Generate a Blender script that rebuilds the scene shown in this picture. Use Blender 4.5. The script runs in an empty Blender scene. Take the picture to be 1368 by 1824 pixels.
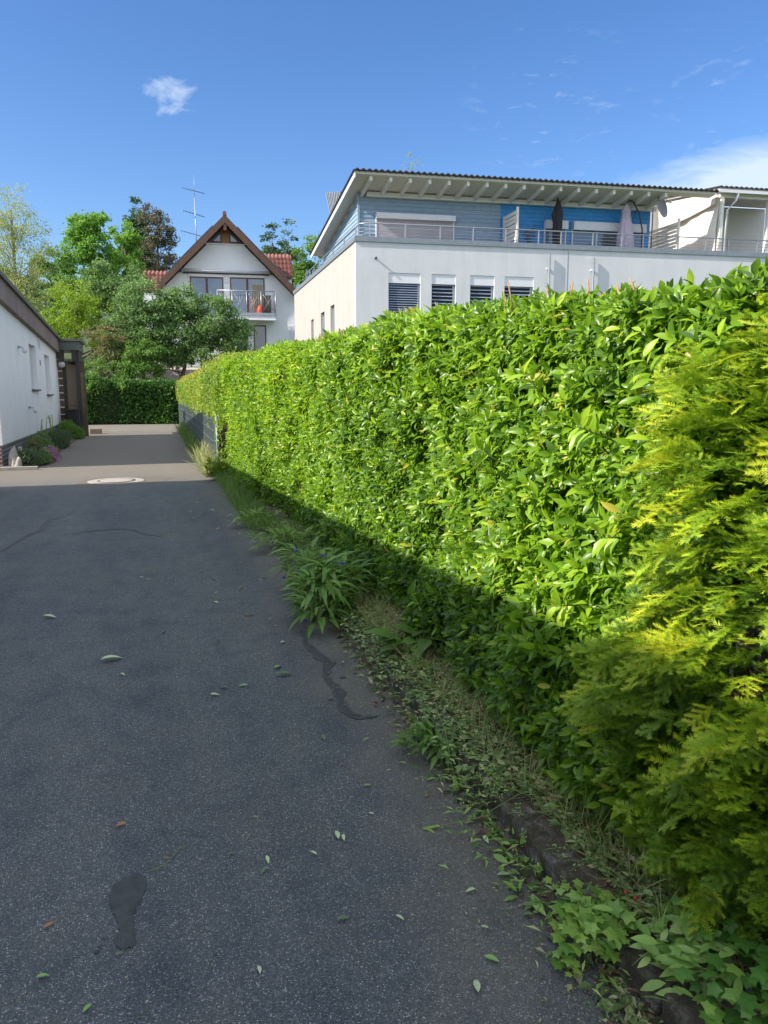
import bpy, bmesh, math, random
import numpy as np
from mathutils import Vector
C = bpy.context.scene
COL = C.collection
R = math.radians
rng = np.random.default_rng(7)
random.seed(7)
# ---------------------------------------------------------------- camera
cam = bpy.data.cameras.new('camera'); cam.sensor_fit = 'VERTICAL'; cam.sensor_height = 36; cam.lens = 26
cam.clip_start = 0.05; cam.clip_end = 3000
co = bpy.data.objects.new('camera', cam); COL.objects.link(co); C.camera = co
co.location = (0, 0, 1.6); co.rotation_euler = (R(90 - 9.15), 0, R(-16.8))
# ---------------------------------------------------------------- light
SUN = Vector((-1, -.09, .74)).normalized()
EL = math.asin(SUN.z)
w = bpy.data.worlds.new('World'); C.world = w; w.use_nodes = True
nt = w.node_tree; nt.nodes.clear()
N = nt.nodes.new; L = nt.links.new
out = N('ShaderNodeOutputWorld'); bg = N('ShaderNodeBackground'); sky = N('ShaderNodeTexSky')
sky.sky_type = 'NISHITA'; sky.sun_disc = False; sky.sun_elevation = EL
sky.sun_rotation = math.atan2(SUN.x, SUN.y) % (2 * math.pi)
sky.altitude = 300; sky.air_density = 1.0; sky.dust_density = 0.8; sky.ozone_density = 3.0
bg.inputs[1].default_value = 0.15
L(bg.outputs[0], out.inputs[0])
# clouds: noise on the view direction, kept to a few patches of the sky
tc = N('ShaderNodeTexCoord')
def vdot(v):
    n = N('ShaderNodeVectorMath'); n.operation = 'DISTANCE'; L(tc.outputs['Generated'], n.inputs[0]); n.inputs[1].default_value = v; return n.outputs['Value']
def mp(x, a, b, c, d, clamp=True):
    n = N('ShaderNodeMapRange'); n.clamp = clamp; L(x, n.inputs[0]); n.inputs[1].default_value = a; n.inputs[2].default_value = b
    n.inputs[3].default_value = c; n.inputs[4].default_value = d; return n.outputs[0]
def mth(op, a, b):
    n = N('ShaderNodeMath'); n.operation = op
    for i, q in enumerate((a, b)):
        if isinstance(q, (int, float)): n.inputs[i].default_value = q
        else: L(q, n.inputs[i])
    return n.outputs[0]
def noise(scale, detail, rough, dist, vec=None):
    n = N('ShaderNodeTexNoise'); n.inputs['Scale'].default_value = scale; n.inputs['Detail'].default_value = detail
    n.inputs['Roughness'].default_value = rough; n.inputs['Distortion'].default_value = dist
    L(vec if vec else tc.outputs['Generated'], n.inputs['Vector']); return n.outputs['Fac']
def scaled(rz, sx, sy, sz):
    m = N('ShaderNodeMapping'); L(tc.outputs['Generated'], m.inputs[0]); m.inputs['Rotation'].default_value = rz; m.inputs['Scale'].default_value = (sx, sy, sz); return m.outputs[0]
def nd(v): return tuple(Vector(v).normalized())
sep = N('ShaderNodeSeparateXYZ'); L(tc.outputs['Generated'], sep.inputs[0])
n1 = noise(26, 6, .6, .5, scaled((0, 0, 0), 1, 1, 1.6))
md = N('ShaderNodeVectorMath'); md.operation = 'DISTANCE'; L(scaled((0, 0, 0), 1, 1, 1.9), md.inputs[0]); cv_ = nd((.039, 1.112, .393)); md.inputs[1].default_value = (cv_[0], cv_[1], cv_[2] * 1.9)
m1 = mp(md.outputs['Value'], .0, .045, 1, 0)
c1 = mth('MULTIPLY', mp(mth('ADD', n1, mth('MULTIPLY', m1, .34)), .64, .92, 0, 1), .55)
c1 = mth('MULTIPLY', c1, mp(m1, 0, .25, 0, 1))
n2 = noise(13, 7, .6, .4, scaled((0, 0, 0), 1, 1, 2.6))
topz = mth('ADD', mth('MULTIPLY', mth('SUBTRACT', sep.outputs[0], .533), .19), .250)
c2 = mth('SUBTRACT', mth('ADD', topz, mth('MULTIPLY', mth('SUBTRACT', n2, .5), .075)), sep.outputs[2])
c2 = mth('MULTIPLY', mp(c2, -.004, .030, 0, .72), mth('MULTIPLY', mp(sep.outputs[0], .50, .60, 0, 1), mp(sep.outputs[1], .1, .4, 0, 1)))
n3 = noise(30, 5, .62, .3, scaled((0, R(25), R(20)), 1, 1, 3.0))
m3 = mp(vdot(nd((.52, .96, .36))), .02, .12, 1, 0)
m3b = mp(vdot(nd((.74, .9, .385))), .0, .10, 1, 0)
c3 = mth('MULTIPLY', mp(n3, .58, .76, 0, .3), mth('MAXIMUM', m3, m3b))
cl = mth('MAXIMUM', mth('MAXIMUM', c1, c2), c3)
# unseen bright broken cloud, added overhead and behind the camera to fill the shade
n4 = noise(3.2, 7, .6, .5, scaled((0, 0, 0), 1, 1, 1.7))
m4 = mth('MAXIMUM', mp(sep.outputs[2], .54, .66, 0, 1), mth('MULTIPLY', mp(sep.outputs[1], -.10, -.3, 0, 1), mp(sep.outputs[2], -.02, .05, 0, 1)))
c4 = mth('MULTIPLY', mp(n4, .40, .56, 0, 1), m4)
mix = N('ShaderNodeMixRGB'); L(cl, mix.inputs[0]); hs = N('ShaderNodeHueSaturation'); hs.inputs['Saturation'].default_value = 1.22; hs.inputs['Value'].default_value = .68; hs.inputs['Hue'].default_value = .508; L(sky.outputs[0], hs.inputs['Color']); L(hs.outputs[0], mix.inputs[1]); mix.inputs[2].default_value = (3.1, 3.5, 4.0, 1)
mx4 = N('ShaderNodeMixRGB'); L(c4, mx4.inputs[0]); L(mix.outputs[0], mx4.inputs[1]); mx4.inputs[2].default_value = (6.0, 6.2, 6.6, 1); L(mx4.outputs[0], bg.inputs[0])
sl = bpy.data.lights.new('sun', 'SUN'); sl.energy = 4.4; sl.angle = R(.5); sl.color = (1, .91, .78)
so = bpy.data.objects.new('sun', sl); COL.objects.link(so); so.rotation_euler = SUN.to_track_quat('Z', 'Y').to_euler(); so.location = (-30, -5, 30)
C.view_settings.view_transform = 'Standard'; C.view_settings.look = 'None'; C.view_settings.gamma = 1
C.view_settings.use_curve_mapping = False; C.view_settings.exposure = 1.0
C.render.engine = 'CYCLES'
C.cycles.max_bounces = 8; C.cycles.transmission_bounces = 4; C.cycles.diffuse_bounces = 4

# ---------------------------------------------------------------- materials
def ramp(nt, fac, stops):
    r = nt.nodes.new('ShaderNodeValToRGB'); nt.links.new(fac, r.inputs[0]); e = r.color_ramp.elements
    while len(e) < len(stops): e.new(.5)
    for q, (p, c) in zip(e, stops): q.position = p; q.color = (*c, 1)
    return r.outputs[0]
def tnoise(nt, scale, detail=4, rough=.55, vec=None):
    n = nt.nodes.new('ShaderNodeTexNoise'); n.inputs['Scale'].default_value = scale; n.inputs['Detail'].default_value = detail; n.inputs['Roughness'].default_value = rough
    if vec is None:
        t = nt.nodes.new('ShaderNodeTexCoord'); vec = t.outputs['Object']
    nt.links.new(vec, n.inputs['Vector']); return n.outputs['Fac']
def base_mat(name):
    m = bpy.data.materials.new(name); m.use_nodes = True; return m, m.node_tree, m.node_tree.nodes['Principled BSDF']
def mul(c, k): return tuple(min(1, x * k) for x in c)
def br(k, st): return [(p, mul(c, k)) for p, c in st]
MATS = {}
def plain(name, col, rough=.6, var=.18, scale=6, bump=0, bscale=60, metal=0, spec=.5, streak=False):
    if name in MATS: return MATS[name]
    m, nt, b = base_mat(name)
    vec = None
    if streak:
        t = nt.nodes.new('ShaderNodeTexCoord'); mp_ = nt.nodes.new('ShaderNodeMapping'); nt.links.new(t.outputs['Object'], mp_.inputs[0]); mp_.inputs['Scale'].default_value = (1, 1, .09); vec = mp_.outputs[0]
    f = tnoise(nt, scale, 5, .6, vec)
    nt.links.new(ramp(nt, f, [(.3, mul(col, 1 - var)), (.7, mul(col, 1 + var))]), b.inputs['Base Color'])
    b.inputs['Roughness'].default_value = rough; b.inputs['Metallic'].default_value = metal; b.inputs['Specular IOR Level'].default_value = spec
    if bump:
        bm = nt.nodes.new('ShaderNodeBump'); bm.inputs['Strength'].default_value = bump; bm.inputs['Distance'].default_value = .01
        nt.links.new(tnoise(nt, bscale, 3), bm.inputs['Height']); nt.links.new(bm.outputs[0], b.inputs['Normal'])
    MATS[name] = m; return m
def leafmat(name, stops, rough=.4, trans=.3, spec=.5, vein=0):
    m, nt, b = base_mat(name)
    a = nt.nodes.new('ShaderNodeAttribute'); a.attribute_name = 'tint'
    c = ramp(nt, a.outputs['Fac'], stops)
    b.inputs['Roughness'].default_value = rough; b.inputs['Specular IOR Level'].default_value = spec
    nt.links.new(c, b.inputs['Base Color'])
    o = nt.nodes['Material Output']
    t = nt.nodes.new('ShaderNodeBsdfTranslucent'); mx = nt.nodes.new('ShaderNodeMixShader'); mx.inputs[0].default_value = trans
    h = nt.nodes.new('ShaderNodeHueSaturation'); h.inputs['Value'].default_value = 1.7; h.inputs['Hue'].default_value = .49; nt.links.new(c, h.inputs['Color'])
    nt.links.new(h.outputs[0], t.inputs[0]); nt.links.new(b.outputs[0], mx.inputs[1]); nt.links.new(t.outputs[0], mx.inputs[2]); nt.links.new(mx.outputs[0], o.inputs[0])
    return m
def brick(name, c1, c2, mortar, axis='Y', sc=1.0, bw=.25, rh=.085):
    m, nt, b = base_mat(name)
    t = nt.nodes.new('ShaderNodeTexCoord'); s = nt.nodes.new('ShaderNodeSeparateXYZ'); nt.links.new(t.outputs['Object'], s.inputs[0])
    cb = nt.nodes.new('ShaderNodeCombineXYZ'); nt.links.new(s.outputs[axis], cb.inputs[0]); nt.links.new(s.outputs['Z'], cb.inputs[1])
    k = nt.nodes.new('ShaderNodeTexBrick'); nt.links.new(cb.outputs[0], k.inputs['Vector']); k.inputs['Scale'].default_value = sc
    k.inputs['Color1'].default_value = (*c1, 1); k.inputs['Color2'].default_value = (*c2, 1); k.inputs['Mortar'].default_value = (*mortar, 1)
    k.inputs['Brick Width'].default_value = bw; k.inputs['Row Height'].default_value = rh; k.inputs['Mortar Size'].default_value = .008
    nt.links.new(k.outputs[0], b.inputs['Base Color']); b.inputs['Roughness'].default_value = .85
    bm = nt.nodes.new('ShaderNodeBump'); bm.inputs['Strength'].default_value = .5; bm.inputs['Distance'].default_value = .01; bm.invert = True
    nt.links.new(k.outputs['Fac'], bm.inputs['Height']); nt.links.new(bm.outputs[0], b.inputs['Normal'])
    return m
def asphalt():
    m, nt, b = base_mat('asphalt'); nd_ = nt.nodes; lk = nt.links
    t = nd_.new('ShaderNodeTexCoord'); V = t.outputs['Object']
    def vor(scale):
        v = nd_.new('ShaderNodeTexVoronoi'); v.inputs['Scale'].default_value = scale; lk.new(V, v.inputs['Vector']); return v
    v1 = vor(290); v2 = vor(165)
    s1 = nd_.new('ShaderNodeSeparateColor'); lk.new(v1.outputs['Color'], s1.inputs[0])
    s2 = nd_.new('ShaderNodeSeparateColor'); lk.new(v2.outputs['Color'], s2.inputs[0])
    c = ramp(nt, s1.outputs[0], [(0, (.053, .060, .064)), (.55, (.090, .100, .104)), (.80, (.120, .130, .133)), (.955, (.19, .19, .185)), (.985, (.40, .395, .38))])
    # light stones at the cell centre
    d = nd_.new('ShaderNodeMapRange'); lk.new(v2.outputs['Distance'], d.inputs[0]); d.inputs[1].default_value = .18; d.inputs[2].default_value = .34; d.inputs[3].default_value = 1; d.inputs[4].default_value = 0
    g = nd_.new('ShaderNodeMath'); g.operation = 'GREATER_THAN'; lk.new(s2.outputs[1], g.inputs[0]); g.inputs[1].default_value = .93
    mm = nd_.new('ShaderNodeMath'); mm.operation = 'MULTIPLY'; lk.new(d.outputs[0], mm.inputs[0]); lk.new(g.outputs[0], mm.inputs[1])
    mx = nd_.new('ShaderNodeMixRGB'); lk.new(mm.outputs[0], mx.inputs[0]); lk.new(c, mx.inputs[1]); mx.inputs[2].default_value = (.42, .415, .41, 1)
    big = tnoise(nt, .55, 7, .62, V); big2 = tnoise(nt, 4.5, 5, .65, V)
    k = ramp(nt, big, [(.28, (.70, .77, .85)), (.5, (.93, .98, 1.05)), (.72, (.97, .97, .95))])
    k2 = ramp(nt, big2, [(.3, (.74, .76, .80)), (.5, (1, 1, 1)), (.72, (1.12, 1.06, .98))])
    mpp = nd_.new('ShaderNodeMapping'); lk.new(V, mpp.inputs[0]); mpp.inputs['Scale'].default_value = (1.5, .13, 1)
    k3 = ramp(nt, tnoise(nt, 1.3, 6, .6, mpp.outputs[0]), [(.3, (.80, .82, .85)), (.5, (1, 1, 1)), (.68, (1.16, 1.13, 1.08))])
    p0 = nd_.new('ShaderNodeMixRGB'); p0.blend_type = 'MULTIPLY'; p0.inputs[0].default_value = 1; lk.new(mx.outputs[0], p0.inputs[1]); lk.new(k3, p0.inputs[2])
    p = nd_.new('ShaderNodeMixRGB'); p.blend_type = 'MULTIPLY'; p.inputs[0].default_value = 1; lk.new(p0.outputs[0], p.inputs[1]); lk.new(k, p.inputs[2])
    q = nd_.new('ShaderNodeMixRGB'); q.blend_type = 'MULTIPLY'; q.inputs[0].default_value = 1; lk.new(p.outputs[0], q.inputs[1]); lk.new(k2, q.inputs[2])
    # fine brown dusting towards the planted edge; sunlit warmth painted from the manhole on
    sx = nd_.new('ShaderNodeSeparateXYZ'); lk.new(V, sx.inputs[0])
    e = nd_.new('ShaderNodeMath'); e.operation = 'ADD'; lk.new(sx.outputs[0], e.inputs[0])
    e2 = nd_.new('ShaderNodeMath'); e2.operation = 'MULTIPLY'; lk.new(tnoise(nt, 2.3, 5, .6, V), e2.inputs[0]); e2.inputs[1].default_value = 1.1; lk.new(e2.outputs[0], e.inputs[1])
    em = nd_.new('ShaderNodeMapRange'); lk.new(e.outputs[0], em.inputs[0]); em.inputs[1].default_value = 1.15; em.inputs[2].default_value = 1.75; em.inputs[3].default_value = 0; em.inputs[4].default_value = .65
    dm = nd_.new('ShaderNodeMapRange'); lk.new(sx.outputs[1], dm.inputs[0]); dm.inputs[1].default_value = 12.8; dm.inputs[2].default_value = 15.5; dm.inputs[3].default_value = 0; dm.inputs[4].default_value = .75
    mxm = nd_.new('ShaderNodeMath'); mxm.operation = 'MAXIMUM'; lk.new(em.outputs[0], mxm.inputs[0]); lk.new(dm.outputs[0], mxm.inputs[1])
    dust_sun = nd_.new('ShaderNodeMixRGB'); lk.new(mxm.outputs[0], dust_sun.inputs[0]); lk.new(q.outputs[0], dust_sun.inputs[1])
    dc = ramp(nt, tnoise(nt, 70, 4, .7, V), [(.3, (.10, .088, .068)), (.7, (.27, .235, .19))]); lk.new(dc, dust_sun.inputs[2])
    lk.new(dust_sun.outputs[0], b.inputs['Base Color']); b.inputs['Roughness'].default_value = .82; b.inputs['Specular IOR Level'].default_value = .35
    bm = nd_.new('ShaderNodeBump'); bm.inputs['Strength'].default_value = .8; bm.inputs['Distance'].default_value = .004; bm.invert = True; lk.new(v1.outputs['Distance'], bm.inputs['Height']); lk.new(bm.outputs[0], b.inputs['Normal'])
    return m
def render_wall(name, col, stain=.0):
    m, nt, b = base_mat(name); lk = nt.links
    t = nt.nodes.new('ShaderNodeTexCoord'); mp_ = nt.nodes.new('ShaderNodeMapping'); lk.new(t.outputs['Object'], mp_.inputs[0]); mp_.inputs['Scale'].default_value = (1.6, 1.6, .10)
    f = tnoise(nt, 1.6, 6, .65, mp_.outputs[0]); f2 = tnoise(nt, 1.3, 5, .6)
    a = ramp(nt, f, [(.25, mul(col, 1 - stain)), (.6, col)]); k = ramp(nt, f2, [(.3, (.93, .93, .92)), (.65, (1, 1, 1))])
    p = nt.nodes.new('ShaderNodeMixRGB'); p.blend_type = 'MULTIPLY'; p.inputs[0].default_value = 1; lk.new(a, p.inputs[1]); lk.new(k, p.inputs[2]); lk.new(p.outputs[0], b.inputs['Base Color'])
    b.inputs['Roughness'].default_value = .88; b.inputs['Specular IOR Level'].default_value = .25
    bm = nt.nodes.new('ShaderNodeBump'); bm.inputs['Strength'].default_value = .35; bm.inputs['Distance'].default_value = .012
    lk.new(tnoise(nt, 22, 5, .65), bm.inputs['Height']); lk.new(bm.outputs[0], b.inputs['Normal'])
    return m
M_asph = asphalt()
M_tar = plain('tar', (.054, .060, .064), .55, .35, 25, .9, 200)
M_soil = plain('soil', (.10, .08, .055), .95, .45, 25, .9, 90)
M_grassbase = plain('meadow', (.045, .075, .02), .95, .35, 2, .6, 30)
M_conc = plain('concrete', (.30, .28, .25), .9, .18, 9, .5, 90)
M_white = render_wall('white render', (.78, .79, .79), .012)
M_cream = render_wall('weathered render', (.38, .372, .35), .09)
M_gable = render_wall('house render', (.80, .82, .84), .02)
M_wpaint = plain('white paint', (.66, .65, .62), .5, .05, 8)
M_whitepvc = plain('white aluminium', (.62, .64, .68), .45, .05, 8)
M_soffit = plain('soffit boards', (.60, .57, .52), .7, .07, 8)
M_bluegrey = plain('blue grey boards', (.22, .315, .42), .6, .10, 5)
M_blue = plain('bright blue boards', (.03, .24, .56), .55, .12, 5)
M_zinc = plain('zinc', (.20, .235, .27), .45, .12, 6, metal=.3)
M_corr = plain('corrugated sheet', (.07, .062, .075), .55, .25, 6)
M_steel = plain('galvanised steel', (.33, .35, .38), .4, .10, 10, metal=.6)
M_shut = plain('lilac grey shutter', (.36, .34, .38), .6, .06, 5)
M_glass = plain('window glass', (.05, .07, .10), .05, .2, 2, spec=1)
M_glassl = plain('sky tinted glass', (.10, .16, .24), .08, .2, .7, spec=1)  # blue of the reflected sky is put into the base colour
M_blind = plain('blind slats', (.34, .42, .56), .4, .12, 6, metal=.3)
M_dkblind = plain('dark interior', (.02, .022, .03), .6, .3, 4)
M_wood = plain('brown stained wood', (.09, .045, .028), .6, .25, 9, .2, 40, streak=True)
M_orwood = plain('orange stained wood', (.30, .13, .04), .55, .2, 14, streak=True)
M_redframe = plain('red brown frame', (.10, .035, .03), .5, .15, 8)
M_rtile = plain('red clay tile', (.20, .075, .058), .75, .3, 7, .3, 30)
M_dtile = plain('dark roof tile', (.035, .035, .04), .6, .3, 8, .3, 30)
M_pv = plain('solar panel', (.012, .015, .03), .15, .2, 3, spec=.8)
M_fascia = plain('brown grey fascia', (.19, .145, .135), .75, .2, 1.6, .2, 20, streak=True)
M_trim = plain('grey green trim', (.09, .10, .085), .6, .15, 6)
M_dark = plain('dark brown timber', (.035, .028, .024), .6, .2, 8)
M_panel = plain('brown sandy panel', (.20, .155, .11), .9, .2, 40, .3, 120)
M_stone = plain('pale garden stone', (.33, .31, .28), .9, .3, 9, .8, 25)
M_black = plain('black fabric', (.022, .022, .026), .85, .2, 8)
M_lilac = plain('lilac fabric', (.44, .38, .48), .9, .12, 6)
M_cloth = plain('cream tarpaulin', (.66, .62, .56), .75, .05, 3)
M_dish = plain('grey dish', (.22, .22, .25), .5, .08, 5)
M_bark = plain('bark', (.10, .075, .055), .9, .35, 12, .6, 40)
M_palebark = plain('pale bark', (.20, .16, .11), .9, .3, 12, .6, 40)
M_core = plain('shade core', (.018, .022, .010), 1, .5, 14, .9, 40)  # shade deep in the foliage, put into a near black colour
M_red = plain('red plastic', (.55, .03, .015), .5, .08, 5)
M_cutwood = plain('cut twig', (.30, .19, .11), .8, .3, 30)
M_ramp = plain('pale paving', (.42, .36, .31), .9, .12, 2, .3, 30)
M_brickw = brick('grey long brick', (.12, .115, .11), (.15, .14, .135), (.42, .41, .38), 'Y', 1, 1.1, .095)
M_brickr = brick('red brown brick', (.13, .07, .055), (.17, .09, .07), (.5, .48, .45), 'X', 1, .25, .085)
LAUREL = [(0, (.020, .052, .012)), (.34, (.072, .165, .014)), (.60, (.19, .35, .018)), (.90, (.36, .52, .035)), (1, (.46, .40, .06))]
M_laurel = leafmat('laurel leaf', LAUREL, .36, .40, .45)
M_hedge2 = leafmat('hornbeam leaf', [(0, (.10, .19, .018)), (.5, (.21, .33, .028)), (.85, (.34, .40, .045)), (1, (.40, .20, .05))], .5, .35)
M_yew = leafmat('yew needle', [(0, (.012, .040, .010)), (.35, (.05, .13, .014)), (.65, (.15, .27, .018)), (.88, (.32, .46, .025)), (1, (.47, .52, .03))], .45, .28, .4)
M_ivy = leafmat('ivy leaf', [(0, (.04, .11, .02)), (.6, (.10, .25, .04)), (1, (.30, .46, .09))], .4, .25)
M_weed = leafmat('weed leaf', [(0, (.07, .14, .03)), (.6, (.16, .30, .055)), (1, (.32, .44, .11))], .5, .3)
M_cut = leafmat('cut laurel leaf', [(0, (.13, .25, .05)), (.6, (.25, .42, .09)), (1, (.44, .54, .20))], .5, .2)
M_cutw = leafmat('matted weeds', [(0, (.10, .17, .05)), (.45, (.20, .31, .09)), (.8, (.42, .50, .22)), (1, (.52, .42, .24))], .6, .25)
M_dry = leafmat('dry straw', [(0, (.16, .11, .055)), (.45, (.34, .28, .13)), (.75, (.26, .36, .11)), (1, (.48, .44, .22))], .7, .2)
M_grass = leafmat('grass blade', [(0, (.06, .13, .025)), (.6, (.14, .26, .05)), (1, (.36, .38, .13))], .6, .3)
M_litter = leafmat('litter', [(0, (.05, .03, .02)), (.3, (.16, .08, .04)), (.45, (.07, .12, .035)), (.8, (.14, .23, .06)), (1, (.36, .34, .18))], .6, .15)
def tree_mat(n, a, b, c, tr=.3): return leafmat(n, [(0, a), (.5, b), (1, c)], .55, tr, .35)
M_t_pale = tree_mat('pale foliage', (.16, .22, .06), (.27, .33, .10), (.38, .42, .17), .4)
M_t_maple = tree_mat('maple foliage', (.07, .18, .022), (.14, .31, .035), (.23, .41, .055))
M_t_mid = tree_mat('mid green foliage', (.06, .14, .025), (.11, .23, .035), (.18, .32, .06))
M_t_yel = tree_mat('yellow green foliage', (.12, .22, .015), (.19, .31, .02), (.28, .38, .04), .4)
M_t_dark = tree_mat('dark shrub foliage', (.07, .145, .045), (.13, .235, .07), (.21, .33, .10))
M_t_con = tree_mat('conifer foliage', (.04, .09, .04), (.075, .15, .06), (.12, .20, .09), .1)
M_t_brown = tree_mat('brownish foliage', (.045, .075, .035), (.11, .12, .065), (.24, .17, .11), .15)
M_t_red = tree_mat('reddish foliage', (.07, .12, .035), (.14, .18, .06), (.30, .16, .09))
M_t_hedge = tree_mat('end hedge foliage', (.03, .09, .02), (.06, .16, .025), (.10, .23, .035))  # dark green leaves of the end hedge
M_lav = tree_mat('grey green foliage', (.06, .10, .05), (.11, .16, .08), (.17, .22, .12))
M_pink = tree_mat('pink flower', (.25, .13, .18), (.38, .20, .29), (.50, .30, .38))
M_stem = plain('green stem', (.16, .24, .06), .6, .15, 30)
M_violet = leafmat('violet petal', [(0, (.06, .035, .32)), (1, (.16, .10, .6))], .6, .2)

# ---------------------------------------------------------------- object helpers
def tag(o, label=None, cat=None, group=None, kind=None):
    if label: o['label'] = label
    if cat: o['category'] = cat
    if group: o['group'] = group
    if kind: o['kind'] = kind
    return o
def empty(name, loc, label=None, cat=None, group=None):
    o = bpy.data.objects.new(name, None); COL.objects.link(o); o.location = loc; o.empty_display_size = .2
    return tag(o, label, cat, group)
def org(parent):
    while parent is not None and parent.parent is not None: parent = parent.parent
    return np.array(parent.location) if parent is not None else np.zeros(3)
def link(name, me, parent=None):
    o = bpy.data.objects.new(name, me); COL.objects.link(o)
    if parent is not None: o.parent = parent
    return o
class F:      # a plan frame: origin, s axis, t axis (not always square)
    def __init__(s, o=(0, 0), a=(1, 0), b=(0, 1)): s.o, s.a, s.b = o, a, b
    def p(f, s, t, z): return (f.o[0] + f.a[0] * s + f.b[0] * t, f.o[1] + f.a[1] * s + f.b[1] * t, z)
W = F()
class MB:
    def __init__(s): s.v = []; s.f = []; s.sm = []
    def add(s, vs, fs, smooth=False):
        k = len(s.v); s.v += [tuple(v) for v in vs]; s.f += [tuple(i + k for i in f) for f in fs]; s.sm += [smooth] * len(fs); return s
    def box(s, x0, x1, y0, y1, z0, z1, f=W, za=None):
        # za: optional 4 top heights (x0y0, x1y0, x1y1, x0y1)
        za = za or (z1,) * 4
        pts = [f.p(x0, y0, z0), f.p(x1, y0, z0), f.p(x1, y1, z0), f.p(x0, y1, z0), f.p(x0, y0, za[0]), f.p(x1, y0, za[1]), f.p(x1, y1, za[2]), f.p(x0, y1, za[3])]
        return s.add(pts, [(0, 3, 2, 1), (4, 5, 6, 7), (0, 1, 5, 4), (1, 2, 6, 5), (2, 3, 7, 6), (3, 0, 4, 7)])
    def hexa(s, pts): return s.add(pts, [(0, 3, 2, 1), (4, 5, 6, 7), (0, 1, 5, 4), (1, 2, 6, 5), (2, 3, 7, 6), (3, 0, 4, 7)])
    def prism(s, poly, t0, t1, f=W):        # polygon in (s, z), extruded along t
        n = len(poly); vs = [f.p(a, t0, z) for a, z in poly] + [f.p(a, t1, z) for a, z in poly]
        return s.add(vs, [tuple(range(n)), tuple(range(2 * n - 1, n - 1, -1))] + [(i, i + n, (i + 1) % n + n, (i + 1) % n) for i in range(n)])
    def tube(s, pts, r, n=6, cap=True):
        pts = [Vector(p) for p in pts]; rs = r if isinstance(r, (list, tuple)) else [r] * len(pts); k = len(s.v); vs = []
        for i, p in enumerate(pts):
            d = (pts[min(i + 1, len(pts) - 1)] - pts[max(i - 1, 0)])
            d = d.normalized() if d.length else Vector((0, 0, 1))
            a = d.cross(Vector((0, 0, 1))) if abs(d.z) < .95 else d.cross(Vector((1, 0, 0))); a.normalize(); b = d.cross(a)
            for j in range(n):
                q = 2 * math.pi * j / n; vs.append(p + (a * math.cos(q) + b * math.sin(q)) * rs[i])
        fs = [(i * n + j, i * n + (j + 1) % n, (i + 1) * n + (j + 1) % n, (i + 1) * n + j) for i in range(len(pts) - 1) for j in range(n)]
        s.add(vs, fs, True)
        if cap: s.f += [tuple(k + j for j in reversed(range(n))), tuple(k + (len(pts) - 1) * n + j for j in range(n))]; s.sm += [False] * 2
        return s
    def lathe(s, c, prof, n=16, mod=None):
        vs = []
        for r, z in prof:
            for j in range(n):
                q = 2 * math.pi * j / n; rr = r * (mod(q, z) if mod else 1); vs.append((c[0] + rr * math.cos(q), c[1] + rr * math.sin(q), c[2] + z))
        m = len(prof)
        fs = [(i * n + j, i * n + (j + 1) % n, (i + 1) * n + (j + 1) % n, (i + 1) * n + j) for i in range(m - 1) for j in range(n)]
        fs += [tuple(reversed(range(n))), tuple((m - 1) * n + j for j in range(n))]
        return s.add(vs, fs, True)
    def build(s, name, mat, parent=None, bevel=0, **kw):
        o0 = org(parent); me = bpy.data.meshes.new(name)
        if parent is None and s.v:
            a = np.array(s.v); o0 = np.array([a[:, 0].mean(), a[:, 1].mean(), a[:, 2].min()])
            if kw.get('kind') == 'structure': o0 = np.zeros(3)
        me.from_pydata([(v[0] - o0[0], v[1] - o0[1], v[2] - o0[2]) for v in s.v], [], s.f); me.update()
        for p, q in zip(me.polygons, s.sm): p.use_smooth = q
        bm = bmesh.new(); bm.from_mesh(me); bmesh.ops.recalc_face_normals(bm, faces=bm.faces); bm.to_mesh(me); bm.free()
        for x in (mat if isinstance(mat, (list, tuple)) else [mat]): me.materials.append(x)
        o = link(name, me, parent)
        if parent is None: o.location = o0
        if bevel:
            b = o.modifiers.new('bevel', 'BEVEL'); b.width = bevel; b.segments = 2; b.limit_method = 'ANGLE'
        return tag(o, kw.get('label'), kw.get('cat'), kw.get('group'), kw.get('kind'))
def npmesh(name, V, Fc, mat, parent=None, tint=None, smooth=True, kind=None, origin=None):
    """V (n,3), Fc list of (m,k) int arrays"""
    me = bpy.data.meshes.new(name); o0 = org(parent)
    if parent is None and origin is not None: o0 = np.array(origin, float)
    V = V - o0
    me.vertices.add(len(V)); me.vertices.foreach_set('co', V.astype(np.float32).ravel())
    loops = np.concatenate([f.ravel() for f in Fc]); tot = np.concatenate([np.full(len(f), f.shape[1]) for f in Fc]); st = np.concatenate([[0], np.cumsum(tot)[:-1]])
    me.loops.add(len(loops)); me.loops.foreach_set('vertex_index', loops.astype(np.int32))
    me.polygons.add(len(tot)); me.polygons.foreach_set('loop_start', st.astype(np.int32)); me.polygons.foreach_set('loop_total', tot.astype(np.int32))
    me.polygons.foreach_set('use_smooth', np.full(len(tot), smooth))
    if tint is not None:
        a = me.attributes.new('tint', 'FLOAT', 'POINT'); a.data.foreach_set('value', tint.astype(np.float32))
    me.materials.append(mat); me.update(); me.validate()
    o = link(name, me, parent)
    if parent is None: o.location = o0
    if kind: o['kind'] = kind
    return o
def unit(a): return a / (np.linalg.norm(a, axis=-1, keepdims=True) + 1e-9)
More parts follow.
